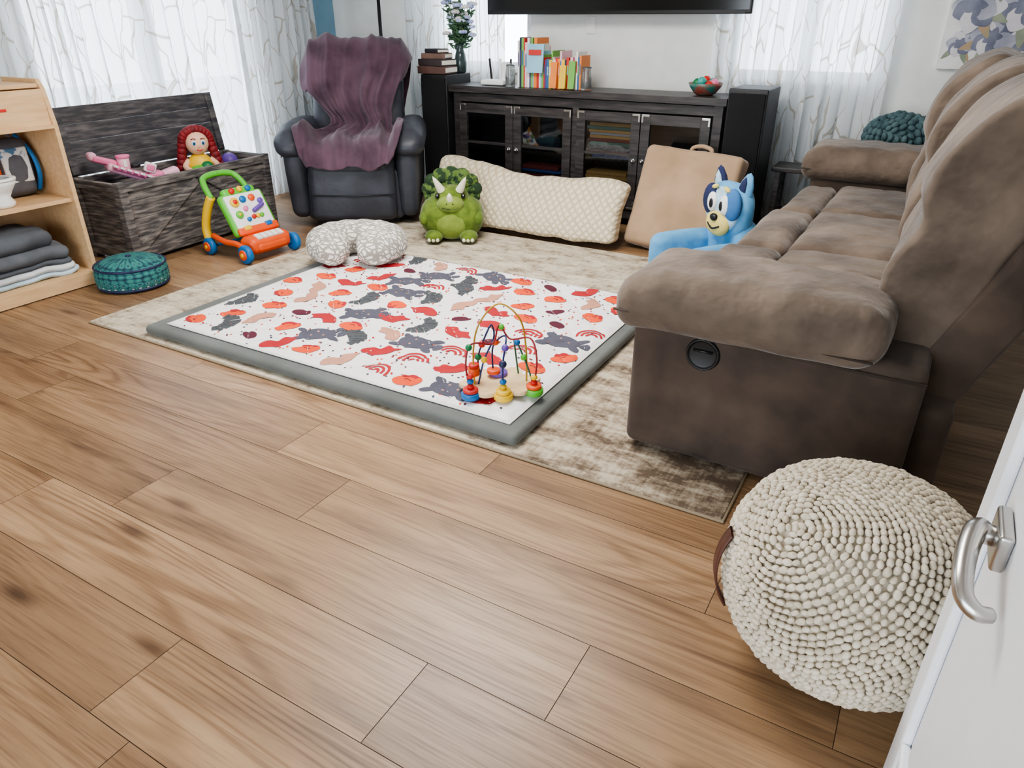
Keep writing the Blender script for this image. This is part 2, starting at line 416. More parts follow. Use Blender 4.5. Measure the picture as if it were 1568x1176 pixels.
# ---------------------------------------------------------------- rug
def rugmat():
    m,nt,p=newmat('distressed_rug_pile');L=nt.links
    tc=N(nt,'ShaderNodeTexCoord')
    def nz(s,sc,d=6,r=.65,dist=0):
        mp=N(nt,'ShaderNodeMapping');mp.inputs['Scale'].default_value=s;L.new(tc.outputs['Object'],mp.inputs[0])
        n=N(nt,'ShaderNodeTexNoise',Scale=sc,Detail=d,Roughness=r,Distortion=dist);L.new(mp.outputs[0],n.inputs['Vector']);return n.outputs[0]
    a=nz((2.2,3.6,1),2.4,8,.78);c=nz((22,3,1),3,3);e=nz((2,16,1),2,5,.7)
    ad=N(nt,'ShaderNodeMath',operation='MULTIPLY_ADD');L.new(c,ad.inputs[0]);ad.inputs[1].default_value=.22;L.new(a,ad.inputs[2])
    ad2=N(nt,'ShaderNodeMath',operation='MULTIPLY_ADD');L.new(e,ad2.inputs[0]);ad2.inputs[1].default_value=.30;L.new(ad.outputs[0],ad2.inputs[2])
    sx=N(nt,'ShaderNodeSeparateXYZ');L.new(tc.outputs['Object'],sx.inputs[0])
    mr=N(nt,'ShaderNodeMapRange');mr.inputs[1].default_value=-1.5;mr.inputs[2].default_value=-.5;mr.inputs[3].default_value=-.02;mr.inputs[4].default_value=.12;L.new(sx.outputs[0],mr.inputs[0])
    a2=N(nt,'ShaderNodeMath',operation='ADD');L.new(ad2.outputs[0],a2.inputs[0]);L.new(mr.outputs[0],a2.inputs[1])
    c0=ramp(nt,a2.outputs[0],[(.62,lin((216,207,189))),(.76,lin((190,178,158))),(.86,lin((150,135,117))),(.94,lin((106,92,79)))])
    L.new(c0,p.inputs['Base Color']);p.inputs['Roughness'].default_value=1;p.inputs['Specular IOR Level'].default_value=.1
    f=N(nt,'ShaderNodeTexNoise',Scale=350,Detail=2);L.new(tc.outputs['Object'],f.inputs['Vector'])
    b=N(nt,'ShaderNodeBump',Strength=.5,Distance=.004);L.new(f.outputs[0],b.inputs['Height']);L.new(b.outputs[0],p.inputs['Normal']);return m
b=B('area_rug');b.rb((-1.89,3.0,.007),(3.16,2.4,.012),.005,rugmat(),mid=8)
b.rb((-1.89,3.0,.005),(3.175,2.415,.008),.0035,plain('rug_binding',(150,135,112),.9),mid=8);b.finish()
# ---------------------------------------------------------------- play mat
M_mat=mat('grey_mat_velvet',(106,109,106),.8,(90,93,90),vs=4,bump=.4,bs=15,bd=.004,sheen=.25)
b=B('padded_play_mat');
b.rb((-2.055,2.60,.038),(2.03,1.55,.046),.022,M_mat,seg=4,mid=12,f=lambda v:V((v.x+.006*noise.noise(V((v.y*5,0,3))),v.y+.006*noise.noise(V((v.x*5,2,0))),v.z-.008*max(0,1-((v.x/.95)**8+(v.y/.715)**8)) if v.z>0 else v.z)))
b.finish()
M_quilt=mat('quilt_cotton',(240,239,238),.9,(234,233,232),bump=.2,bs=120)
QX0,QX1,QY0,QY1=-2.975,-1.105,1.895,3.335
def qz(x,y):
    s=.13
    a=abs(math.sin((x+y)*pi/s/1.414));d=abs(math.sin((x-y)*pi/s/1.414))
    e=min(x-QX0,QX1-x,y-QY0,QY1-y);ed=min(1,max(0,e/.03))
    m=min(a,d)
    return .068+.010*(m/(m+.25)*1.25)*ed+.003*noise.noise(V((x*4,y*4,0)))-(1-ed)**2*.005
b=B('printed_quilt')
nx,ny=170,130;vs=[];fs=[]
def qedge(x,y):
    return V((x+.008*noise.noise(V((y*6,1,0))),y+.01*noise.noise(V((x*5,7,0))),qz(x,y)))
for j in range(ny+1):
    for i in range(nx+1):
        vs.append(qedge(QX0+(QX1-QX0)*i/nx,QY0+(QY1-QY0)*j/ny))
for j in range(ny):
    for i in range(nx):fs.append((j*(nx+1)+i,j*(nx+1)+i+1,(j+1)*(nx+1)+i+1,(j+1)*(nx+1)+i))
b.add(vs,fs,M_quilt)
b.rb(((QX0+QX1)/2,(QY0+QY1)/2,.0645),(QX1-QX0+.012,QY1-QY0+.012,.005),.0024,plain('quilt_binding',(225,222,216),.9),mid=10)
Qc={'g':plain('print_slate',(84,84,98),.9),'o':plain('print_orange',(232,88,48),.9),'r':plain('print_red',(182,44,50),.9),'m':plain('print_maroon',(92,38,54),.9),'t':plain('print_clay',(198,146,124),.9),'k':plain('print_charcoal',(78,82,86),.9)}
QS=1.0
def patch(cx,cy,poly,key,rot,lift=.0024):
    c,s=math.cos(rot)*QS,math.sin(rot)*QS;n=len(poly);R=8;vs=[];fs=[]
    gc=(sum(p[0] for p in poly)/n,sum(p[1] for p in poly)/n)
    for k in range(R+1):
        t=k/R
        for p in poly:
            px=gc[0]+(p[0]-gc[0])*t;py=gc[1]+(p[1]-gc[1])*t
            x=cx+px*c-py*s;y=cy+px*s+py*c
            x=min(QX1-.012,max(QX0+.012,x));y=min(QY1-.012,max(QY0+.012,y))
            q=qedge(x,y);vs.append((q.x,q.y,q.z+lift))
    for k in range(R):
        for i in range(n):fs.append((k*n+i,k*n+(i+1)%n,(k+1)*n+(i+1)%n,(k+1)*n+i))
    b.add(vs,fs,Qc[key])
def circ(r,n=20,sx=1,sy=1):return [(r*sx*math.cos(2*pi*i/n),r*sy*math.sin(2*pi*i/n)) for i in range(n)]
def strip(cx,cy,r0,r1,a0,a1,key,rot,lift=.0024,n=10,nr=1):
    c,s=math.cos(rot)*QS,math.sin(rot)*QS;vs=[];fs=[]
    for i in range(n+1):
        a=a0+(a1-a0)*i/n
        for k in range(nr+1):
            r=r0+(r1-r0)*k/nr
            px,py=r*math.cos(a),r*math.sin(a)
            x=cx+px*c-py*s;y=cy+px*s+py*c
            x=min(QX1-.012,max(QX0+.012,x));y=min(QY1-.012,max(QY0+.012,y));q=qedge(x,y);vs.append((q.x,q.y,q.z+lift))
    w=nr+1
    for i in range(n):
        for k in range(nr):fs.append((w*i+k,w*i+k+1,w*(i+1)+k+1,w*(i+1)+k))
    b.add(vs,fs,Qc[key])
def m_leaf(cx,cy,rot,key='k'):
    for k in range(9):
        a0=-1.15+k*.255;w=1-((k-4)/4.6)**2
        strip(cx,cy,.085-.035*w,.10+.038*w,a0,a0+(.215 if k%2 else .24),key,rot,n=3,nr=6)
    strip(cx,cy,.066,.080,-1.1,1.1,key,rot,n=10,nr=1)
def m_rainbow(cx,cy,rot):
    for r in (.024,.046,.068):strip(cx,cy,r-.007,r+.005,0,pi,'r',rot,n=14)
def m_bird(cx,cy,rot,key='r'):
    pl=catmull([(-.085,.0,0),(-.045,.035,0),(0,.022,0),(.035,.05,0),(.06,.034,0),(.095,.028,0),(.07,.0,0),(.035,-.034,0),(-.025,-.04,0)],3)
    patch(cx,cy,[(p.x,p.y) for p in pl],key,rot)
def m_turtle(cx,cy,rot):
    patch(cx,cy,circ(.068,22,1.3,.85),'g',rot)
    c,s=math.cos(rot),math.sin(rot)
    for (x,y) in ((.08,.046),(.08,-.046),(-.075,.046),(-.075,-.046)):
        patch(cx+x*c-y*s,cy+x*s+y*c,circ(.026,12,1.3,.75),'g',rot+(.6 if x*y>0 else -.6))
    patch(cx+.112*c,cy+.112*s,circ(.026,12),'g',rot)
    for a in range(3):
        q=a*2.094;patch(cx+.035*math.cos(q),cy+.028*math.sin(q),circ(.006,8),'t',rot,.0032)
def m_dot2(cx,cy,rot):
    patch(cx,cy,circ(.05,20,1.25,.82),'o',rot)
    strip(cx+.0,cy,.032,.05,.4,2.2,'r',rot,.0032,nr=2)
    strip(cx+.0,cy,.012,.016,.4,2.6,'m',rot,.0032)
rq=random.Random(5)
seq=['leaf','dot','bird','turt','dot','rain','bird','mar','dot','clay']
bag=[]
cell=.182;row=0;y=QY0+.085
while y<QY1-.04:
    x=QX0+.08+(row%2)*cell*.5
    prev=None
    while x<QX1-.06:
        cx=x+rq.uniform(-.018,.018);cy=y+rq.uniform(-.018,.018)
        if not bag:
            bag=seq[:];rq.shuffle(bag)
        t_=bag.pop()
        if t_==prev and bag:
            bag.insert(0,t_);t_=bag.pop()
        prev=t_;rot=rq.choice([0,.5,-.5,2.8,.9])
        if t_=='leaf':m_leaf(cx-.08,cy,rot if abs(rot)<1 else 0)
        elif t_=='dot':m_dot2(cx,cy,rot)
        elif t_=='bird':m_bird(cx,cy,rot,'r')
        elif t_=='turt':m_turtle(cx,cy,rot if abs(rot)<.6 else 0)
        elif t_=='rain':m_rainbow(cx,cy-.02,rot*.4)
        elif t_=='mar':patch(cx,cy,circ(.036,16,1.3,.8),'m',rot)
        else:m_bird(cx,cy,rot+1.5,'t')
        for q in range(8):
            patch(cx+rq.uniform(-.095,.095),cy+rq.uniform(-.085,.085),circ(.0055,6),rq.choice('rmgo'),0,.002)
        x+=cell
    y+=cell*.86;row+=1
b.finish()
# ---------------------------------------------------------------- sofa
def sofa():
    b=B('reclining_sofa',(-.73,2.05,.0),-1.0)
    def rb(c,*a,**k):b.rb((c[0]+.73,c[1]-2.05,c[2]),*a,**k)
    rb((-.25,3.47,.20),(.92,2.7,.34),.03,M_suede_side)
    b.box((-.22+.73,3.47-2.05,.028),(.80,2.5,.022),C_blk)
    for (y,dz,x1,s) in ((2.2,0,.12,0),(4.72,.05,.12,1)):
        x0=-.73+.07*s
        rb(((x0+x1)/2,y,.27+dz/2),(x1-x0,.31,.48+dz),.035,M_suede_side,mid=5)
        def arm(v):
            t=(v.x+.41)/.82
            z=v.z-.035*max(0,(.2-t)/.2)**2
            v2=wrinkle(.006,4)(V((v.x,v.y*(1+.04*math.sin(t*3.1)),z)))
            g=(.004*math.sin(v.x*44+3*math.sin(v.y*7+1))+.008*abs(noise.noise(V((v.x*9,v.y*4,3)))))*max(0,v.z/.1)
            return V((v2.x,v2.y,v2.z+g))
        rb((-.395+.04*s,y,.562+dz),(.80-.07*s,.40,.178),.076,M_suede,puff=(.006,.008,.02),seg=5,mid=18,f=arm)
        yy=y-.160
        b.tube([(x0+.73,yy-2.05,.475+dz),(x1+.73,yy-2.05,.47+dz)],.005,M_suede_d,6)
        b.tube([(-.78+.73+.07*s,y-.20-2.05,.53+dz),(-.02+.73,y-.20-2.05,.52+dz)],.004,M_suede_d,6)
    ys=[2.385,3.10,3.815,4.53]
    for idx,(y0,y1) in enumerate(zip(ys[:-1],ys[1:])):
        c=(y0+y1)/2;w=y1-y0-.008
        def wr(v):
            q=wrinkle(.009,5)(V((v.x,v.y+c,v.z)));g=.006*abs(noise.noise(V((v.x*10,v.y*10+c*5,1))))
            return V((q.x,q.y-c,q.z+g))
        fx=.03*idx
        rb((-.245,c,.43),(.47,w,.16),.05,M_suede,puff=(0,0,.02),seg=4,mid=14,f=wr)
        rb((-.605+fx/2,c,.415),(.26-fx,w,.16),.055,M_suede,puff=(.0,0,.016),seg=4,mid=12,f=wr)
        rb((-.69+fx,c,.22),(.08,w,.32),.035,M_suede,puff=(.02,0,0))
        pf=catmull([(.02,.42,0),(-.035,.50,0),(-.05,.60,0),(-.04,.72,0),(-.012,.80,0),(.004,.855,0),(-.008,.93,0),(.03,1.04,0),(.10,1.14,0),(.19,1.20,0),(.28,1.215,0),(.36,1.15,0),(.31,.97,0),(.22,.76,0),(.13,.50,0)],5)
        sh_=(.0,.04,.08)[idx]
        P=[(p.x+.73-sh_*max(0,p.y-.5)/.6-(.0+.02*idx),p.y) for p in pf]
        yy0,yy1=y0,y1
        if idx==0:yy0=y0-.15
        if idx==2:yy1=y1+.15
        def bw(v):
            q=wrinkle(.014,5)(v);g=.014*abs(noise.noise(V((v.x*6,v.y*11,v.z*5))))
            return V((q.x-g,q.y,q.z))
        b.sweep(P,yy0+.002-2.05,yy1-.002-2.05,.035,M_suede,mid=18,bulge=.008,f=bw)
    sh=catmull([(.04,.34,0),(.14,.6,0),(.24,.85,0),(.31,1.05,0),(.33,1.12,0),(.39,1.14,0),(.46,1.08,0),(.46,.98,0),(.37,.75,0),(.28,.52,0),(.16,.28,0),(.06,.26,0)],4)
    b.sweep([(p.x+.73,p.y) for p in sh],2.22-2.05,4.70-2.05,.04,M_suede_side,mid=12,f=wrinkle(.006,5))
    # recliner release: recessed dark cup with rim
    bc_=(-.49+.73,2.044-2.05,.42);MB=T(*bc_)@RX(90)
    b.lathe([(0,.0025),(.040,.0025),(.045,.004),(.047,.009),(.051,.009),(.054,0)],C_blk,MB)
    b.tube([(-.03,.012,.006),(.03,.012,.006)],.004,M_black,8,M=MB)
    return b.finish()
sofa()
# ---------------------------------------------------------------- knitted pouf
M_cream=mat('cream_cotton_cord',(220,210,192),.95,(194,182,161),vs=60,bump=.5,bs=200)
M_strap=mat('brown_leather_strap',(92,56,44),.5)
def pouf(name,loc,R,H,mt,br,axis,ex=2.4,sq=1):
    b=B(name,loc)
    def surf(d):
        t=(math.hypot(d.x,d.y)/R)**ex+(abs(d.z)/(H/2))**ex
        p=d*(t**(-1/ex));return V((p.x,p.y*sq,p.z+H/2))
    def nrm(p):
        q=V((p.x,p.y/sq,p.z-H/2));r=math.hypot(q.x,q.y)
        g=(r/R)**(ex-1)/R if r>1e-6 else 0
        n=V((q.x/r*g if r>1e-6 else 0,q.y/r*g/sq if r>1e-6 else 0,(abs(q.z)/(H/2))**(ex-1)/(H/2)*(1 if q.z>0 else -1)))
        return n.normalized()
    prof=[]
    for i in range(25):
        a=-pi/2+pi*i/24;p=surf(V((max(0,math.cos(a)),0,math.sin(a))))
        prof.append((p.x*.97 if 0<i<24 else 0,(p.z-H/2)*.97+H/2))
    b.lathe(prof,mt,Matrix.Diagonal((1,sq,1,1)),40)
    Rm=RX(axis[0])@RY(axis[1])
    rm=(R*2+H/2)/3
    rows=int(pi*rm/(br*1.62));ico=bmesh.new();bmesh.ops.create_icosphere(ico,subdivisions=2,radius=1)
    iv=[v.co.copy() for v in ico.verts];iff=[[v.index for v in f.verts] for f in ico.faces];ico.free()
    rn=random.Random(5)
    for i in range(rows+1):
        v=-pi/2+pi*i/rows
        n=max(2,int(2*pi*rm*1.04*math.cos(v)/(br*2.0)))
        for k in range(n):
            u=2*pi*(k+.5*(i%2))/n+.12*math.sin(v*5)
            wob=.05*noise.noise(V((math.cos(u)*1.5,math.sin(u)*1.5,v)))
            vv=v+wob
            d=Rm@V((math.cos(u)*math.cos(vv),math.sin(u)*math.cos(vv),math.sin(vv)))
            du=Rm@V((-math.sin(u),math.cos(u),0))
            p=surf(d);nr=nrm(p);tg=(du-nr*du.dot(nr)).normalized();bt=nr.cross(tg)
            if p.z<.004:continue
            s=br*rn.uniform(.82,1.18);sk=rn.uniform(-.3,.6)
            ax=(tg+bt*sk).normalized();ay=nr.cross(ax)
            p=p+nr*rn.uniform(-.2,.25)*br+tg*rn.uniform(-.2,.2)*br
            Mx=Matrix(((ax.x*s*1.15,ay.x*s*.78,nr.x*s*.9,p.x),(ax.y*s*1.15,ay.y*s*.78,nr.y*s*.9,p.y),(ax.z*s*1.15,ay.z*s*.78,nr.z*s*.9,p.z),(0,0,0,1)))
            b.add(iv,iff,mt,Mx@RZ(rn.uniform(0,90)))
    return b,surf,nrm
b,surf,nrm=pouf('knitted_pouf',(.05,1.44,.006),.272,.46,M_cream,.0088,(38,-28))
vs=[];fs=[];n=18
for i in range(n+1):
    t=i/n;ang=math.radians(200+t*4);el=math.radians(18-38*t)
    d=V((math.cos(ang)*math.cos(el),math.sin(ang)*math.cos(el),math.sin(el)));p=surf(d);nn=nrm(p)
    lift=.009+.014*math.sin(pi*t);side=V((-math.sin(ang),math.cos(ang),0)).normalized()*.020
    for (sg,l) in ((-1,lift),(1,lift),(1,lift+.005),(-1,lift+.005)):vs.append(p+nn*l+side*sg)
for i in range(n):
    for k in range(4):fs.append((i*4+k,i*4+(k+1)%4,(i+1)*4+(k+1)%4,(i+1)*4+k))
b.add(vs,fs,M_strap);b.finish()
# ---------------------------------------------------------------- recliner + throw
RL=(-3.75,4.20,.014);RR=33.5
def recliner():
    b=B('recliner_armchair',RL,RR)
    b.box((0,0,.025),(.6,.6,.05),C_blk)
    b.rb((0,.0,.22),(.70,.78,.36),.05,M_leath)
    b.rb((0,-.41,.25),(.60,.13,.40),.055,M_leath,puff=(0,.02,0),seg=4,mid=6)
    b.tube([(-.29,-.487,.24),(0,-.503,.235),(.29,-.487,.24)],.005,M_leath2,6)
    b.rb((0,-.16,.43),(.60,.62,.17),.07,M_leath,puff=(0,.02,.03),seg=4,mid=6)
    for s in (-1,1):
        b.rb((s*.385,-.02,.32),(.15,.80,.52),.06,M_leath,puff=(.02,0,0),seg=4,f=lambda v:V((v.x*(1+.25*(v.z/.5)),v.y*(1+.1*v.z),v.z)))
        b.rb((s*.40,-.08,.60),(.215,.74,.17),.083,M_leath,puff=(.01,.03,.015),seg=5,mid=8,f=lambda v:wrinkle(.006,8)(V((v.x*(1-.2*(v.y/.37)*.5),v.y,v.z-.05*max(0,-v.y-.2)/.17))))
        b.tube([(s*.47,-.42,.49),(s*.478,0,.52),(s*.47,.34,.52)],.004,M_leath2,6)
    pf=catmull([(.14,.42,0),(.10,.60,0),(.13,.78,0),(.18,.92,0),(.24,1.04,0),(.33,1.12,0),(.45,1.11,0),(.49,.98,0),(.44,.8,0),(.38,.55,0),(.34,.4,0)],4)
    Mx=Matrix(((0,1,0,0),(1,0,0,0),(0,0,1,0),(0,0,0,1)))
    b.sweep([(p.x,p.y) for p in pf],-.335,.335,.09,M_leath,M=Mx,mid=6,bulge=.02)
    b.finish()
    M_th=mat('plum_fleece',(98,74,88),.95,(68,48,62),vs=5,bump=.3,bs=60,sheen=.22)
    b=B('plum_throw_blanket',RL,RR)
    path=[(.56,.62,.30,0),(.54,.85,.35,0),(.52,1.05,.385,0),(.47,1.14,.40,0),(.38,1.165,.405,0),(.28,1.12,.40,0),(.205,1.0,.385,-.01),(.15,.88,.34,-.02),(.11,.77,.28,.0),(.08,.67,.23,.02),(.03,.59,.23,.02),(-.08,.555,.28,.01),(-.22,.55,.34,.0),(-.38,.54,.36,-.01),(-.475,.50,.35,0),(-.515,.43,.32,0)]
    PY=catmull([(p[0],p[1],0) for p in path],7,False);PW=catmull([(p[2],p[3],0) for p in path],7,False);nu=130
    rn=random.Random(12);fd=[(rn.uniform(7,22),rn.uniform(0,6.28),rn.uniform(-4,4),rn.uniform(.4,1)) for _ in range(6)]
    vs=[];fs=[];n=len(PY)
    for j in range(n):
        t=j/(n-1);p=PY[j]
        a=PY[min(j+1,n-1)]-PY[max(0,j-1)];nm=V((a.y,-a.x)).normalized()
        hw=PW[j].x;gather=1-min(1,abs(t-.6)/.4)
        for i in range(nu+1):
            u=i/nu*2-1
            fo=sum(am*(1-abs(math.sin((u*fr*.5+ph+dr*t*.8+.9*noise.noise(V((u*2,t*5,fr)))))))**1.4 for fr,ph,dr,am in fd)/2.2
            amp=.030+.050*gather+.014*min(1,max(0,t-.8)*5)
            low=noise.noise(V((u*2.2,t*5,.3)))
            xo=u*hw+PW[j].y+.03*noise.noise(V((t*7,u*1.5,4)))*(1+gather)
            off=.026+fo*amp+.014*low
            yy=p.x;zz=p.y
            if t<.47:
                k=max(0,abs(xo)-.335)
                off-=k*.6;zz-=k*1.3
            if .68<t:
                k=max(0,abs(xo)-.27);zz+=min(.10,k*1.9)
            if t>.9: zz-=(.05*noise.noise(V((u*3,1,1)))+.03*abs(math.sin(u*4)))*(t-.9)/.1
            vs.append((xo,yy+nm.x*off,zz+nm.y*off))
    for j in range(n-1):
        for i in range(nu):fs.append((j*(nu+1)+i,j*(nu+1)+i+1,(j+1)*(nu+1)+i+1,(j+1)*(nu+1)+i))
    b.add(vs,fs,M_th);o=b.finish()
    s=o.modifiers.new('sol','SOLIDIFY');s.thickness=.008;s.offset=0
recliner()
# ---------------------------------------------------------------- console, TV, speakers
def console():
    b=B('tv_console')
    X0,X1,Y0,Y1,H=-3.33,-1.25,4.87,5.2,.9
    w=X1-X0;cx=(X0+X1)/2;cy=(Y0+Y1)/2;d=Y1-Y0
    b.box((cx,cy-.01,H-.02),(w+.05,d+.05,.045),M_dkwood)
    b.box((cx,cy,.09),(w,d,.06),M_dkwood)
    for x in (X0+.03,X1-.03):b.box((x,cy,.46),(.06,d,.84),M_dkwood)
    b.box((cx,cy,.46),(.05,d,.74),M_dkwood)
    b.box((cx,Y1-.01,.46),(w-.1,.015,.76),M_dkwood)
    b.box((cx,cy+.02,.45),(w-.1,d-.06,.022),M_dkwood)
    for x in (X0+.05,X1-.05):
        for y in (Y0+.04,Y1-.04):b.box((x,y,.03),(.07,.07,.06),M_dkwood)
    b.box((cx,Y0+.012,.82),(w-.1,.02,.06),M_dkwood)
    M_gl,nt,p=newmat('cabinet_glass')
    tr=N(nt,'ShaderNodeBsdfTransparent');tr.inputs[0].default_value=(.7,.72,.74,1);gl=N(nt,'ShaderNodeBsdfGlossy');gl.inputs['Roughness'].default_value=.03
    ms=N(nt,'ShaderNodeMixShader');ms.inputs[0].default_value=.08;nt.links.new(tr.outputs[0],ms.inputs[1]);nt.links.new(gl.outputs[0],ms.inputs[2]);nt.links.new(ms.outputs[0],nt.nodes['Material Output'].inputs[0])
    dw=(w-.16)/4
    for i in range(4):
        x0=X0+.06+i*dw+(.04 if i>1 else 0);x1=x0+dw-.006;z0,z1=.13,.78;y=Y0-.008;f=.065
        b.box(((x0+f/2),y,(z0+z1)/2),(f,.024,z1-z0),M_dkwood);b.box(((x1-f/2),y,(z0+z1)/2),(f,.024,z1-z0),M_dkwood)
        b.box(((x0+x1)/2,y,z1-f/2),(x1-x0-2*f,.024,f),M_dkwood);b.box(((x0+x1)/2,y,z0+f/2),(x1-x0-2*f,.024,f),M_dkwood)
        b.box(((x0+x1)/2,y+.004,.50),(x1-x0-2*f,.012,.02),M_dkwood)
        b.box(((x0+x1)/2,y+.006,(z0+z1)/2),(x1-x0-2*f,.004,z1-z0-2*f),M_gl)
        for (xx,sx) in ((x0,1),(x1,-1)):
            for (zz,sz) in ((z0,1),(z1,-1)):
                b.box((xx+sx*.03,y-.0135,zz+sz*.009),(.055,.003,.014),M_metal);b.box((xx+sx*.009,y-.0135,zz+sz*.034),(.014,.003,.04),M_metal)
        kx=x1-.03 if i%2==0 else x0+.03
        b.cyl((kx,y-.018,.47),.016,.014,M_metal,RX(90));b.ball((kx,y-.03,.47),.014,M_metal,seg=12)
    rr=random.Random(2);cols=[plain('case_%d'%i,c) for i,c in enumerate([(60,100,170),(170,172,178),(130,60,60),(80,120,110),(200,160,100),(40,46,60)])]
    for (xs,xe,zb) in ((-2.2,-1.83,.465),(-2.22,-1.85,.125),(-1.72,-1.4,.125),(-2.75,-2.4,.125)):
        z=zb
        while z<zb+.24:
            hh=rr.uniform(.014,.03);b.box(((xs+xe)/2+rr.uniform(-.01,.01),cy-.06,z+hh/2),((xe-xs)*rr.uniform(.8,1),.18,hh*.92),rr.choice(cols));z+=hh
    b.box((-2.95,cy,.22),(.3,.2,.15),cols[5]);b.box((-2.6,cy,.52),(.32,.2,.1),cols[5])
    b.finish(bevel=.003)
console()
b=B('flat_screen_tv')
b.rb((-2.22,5.2,1.93),(1.98,.035,1.1),.008,M_black,mid=2,seg=2)
b.box((-2.22,5.181,1.935),(1.95,.003,1.06),M_screen)
b.box((-2.22,5.185,1.39),(1.9,.012,.012),M_black)
b.box((-2.22,5.285,1.95),(.5,.14,.4),M_black);b.finish()
def speaker(x0,x1,y0,y1,h):
    b=B('tower_speaker');cx=(x0+x1)/2;cy=(y0+y1)/2
    b.rb((cx,cy,h/2+.015),(x1-x0,y1-y0,h-.03),.008,M_speaker,mid=2,seg=2)
    b.box((cx,cy,.012),(x1-x0,y1-y0+.02,.024),C_blk)
    b.rb((cx,y0-.008,h/2+.02),(x1-x0-.02,.016,h-.09),.006,M_grille,mid=2,seg=2)
    return b.finish()
speaker(-3.63,-3.385,4.86,5.2,.97);speaker(-1.205,-.965,4.77,5.12,.97)
b=B('row_of_books');rr=random.Random(11)
bc=[plain('book_%d'%i,c,.5) for i,c in enumerate([(238,238,232),(205,60,55),(60,110,160),(240,200,70),(120,180,90),(238,140,70),(150,200,220),(100,80,130),(50,60,80),(235,195,205)])]
page=plain('book_pages',(240,234,220),.9)
x=-2.80;n=0
while x<-2.30:
    th_=rr.uniform(.008,.026);hh=rr.uniform(.27,.34) if x<-2.62 else rr.uniform(.18,.25);dd=rr.uniform(.14,.2)
    c=bc[rr.randrange(10)] if n not in(0,3,5) else bc[{0:0,3:1,5:0}[n]]
    b.box((x+th_/2,4.98+dd/2-.05,.904+hh/2),(th_*.95,dd,hh),c)
    b.box((x+th_/2,4.98+dd/2-.049,.904+hh/2),(th_*.6,dd-.004,hh+.0005),page)
    b.box((x+th_/2,4.929,.904+hh*.6),(th_*.5,.0015,hh*.3),bc[rr.randrange(10)])
    x+=th_;n+=1
b.box((-2.64,4.905,1.10),(.13,.012,.19),bc[6],RX(-8));b.box((-2.64,4.897,1.14),(.10,.002,.035),bc[1],RX(-8));b.box((-2.64,4.898,1.07),(.07,.002,.05),bc[3],RX(-8))
b.box((-2.49,4.91,.995),(.05,.02,.17),bc[5],RX(-6));b.box((-2.35,4.91,1.0),(.05,.02,.18),bc[4],RX(-6));b.box((-2.42,4.91,.985),(.05,.02,.15),bc[3],RX(-6));b.finish(bevel=.0015)
M_gls=mat('clear_glass',(235,240,240),.05,trans=.9)
for (x,y) in ((-2.86,4.93),(-2.245,4.93)):
    b=B('glass_candle_jar');b.lathe([(0,0),(.036,0),(.038,.01),(.036,.1),(.03,.135),(.034,.15),(.031,.15),(.027,.135),(.033,.1),(.033,.012),(0,.012)],M_gls,T(x,y,.904));b.finish()
b=B('wifi_router');b.rb((-3.03,5.0,.924),(.2,.13,.035),.012,C_wht)
for dx in (-.085,0,.085):b.rb((-3.03+dx,5.07,1.0),(.016,.01,.17),.004,C_blk if dx else C_wht,RY(dx*80),seg=2,mid=2)
b.rb((-2.95,5.02,.99),(.05,.07,.15),.015,C_wht);b.finish()
M_bowl=mat('mosaic_bowl',(40,120,110),.4,(150,60,50),vs=20)
b=B('decorative_bowl');b.lathe([(0,0),(.05,0),(.07,.012),(.1,.05),(.112,.075),(.106,.075),(.09,.045),(.05,.015),(0,.012)],M_bowl,T(-1.42,5.0,.904))
for i in range(8):
    a=i*.9;b.ball((-1.42+.055*math.cos(a)*(i>0),5.0+.055*math.sin(a)*(i>0),.965+.012*(i%3)),.03,[C_dgrn,plain('teal_yarn',(60,160,150)),C_red,C_pink][i%4],seg=12)
b.finish()
M_oldb=[mat('old_leather_%d'%i,c,.6,vs=12,bump=.3,bs=60) for i,c in enumerate([(100,74,66),(70,60,62),(124,98,86),(52,48,54)])]
b=B('stack_of_books');z=.973
for i,(w,d,hh) in enumerate(((.25,.19,.055),(.24,.18,.05),(.2,.15,.04),(.15,.12,.03))):
    M=RZ([4,-6,10,-14][i]);b.rb((-3.53,4.95,z+hh/2),(w,d,hh),.006,M_oldb[i],M,seg=2,mid=1);b.box((-3.53,4.952,z+hh/2),(w+.001,d-.012,hh*.6),page,M);z+=hh
b.finish()
M_vase=mat('smoked_glass',(90,108,108),.1,(70,84,84),vs=12,trans=.4)
b=B('vase_with_flowers',(-3.425,5.12,.972))
b.lathe([(0,0),(.035,0),(.045,.01),(.05,.07),(.04,.13),(.028,.17),(.04,.21),(.036,.21),(.024,.17),(.036,.13),(.045,.07),(.04,.014),(0,.01)],M_vase)
M_st=plain('stem_green',(90,120,80),.7);M_lf=mat('leaf_green',(86,122,88),.7,(58,88,64));M_fl=mat('pale_blue_petals',(206,214,240),.8,(160,172,220),vs=30);M_fl2=mat('white_petals',(242,240,242),.8)
rr=random.Random(8)
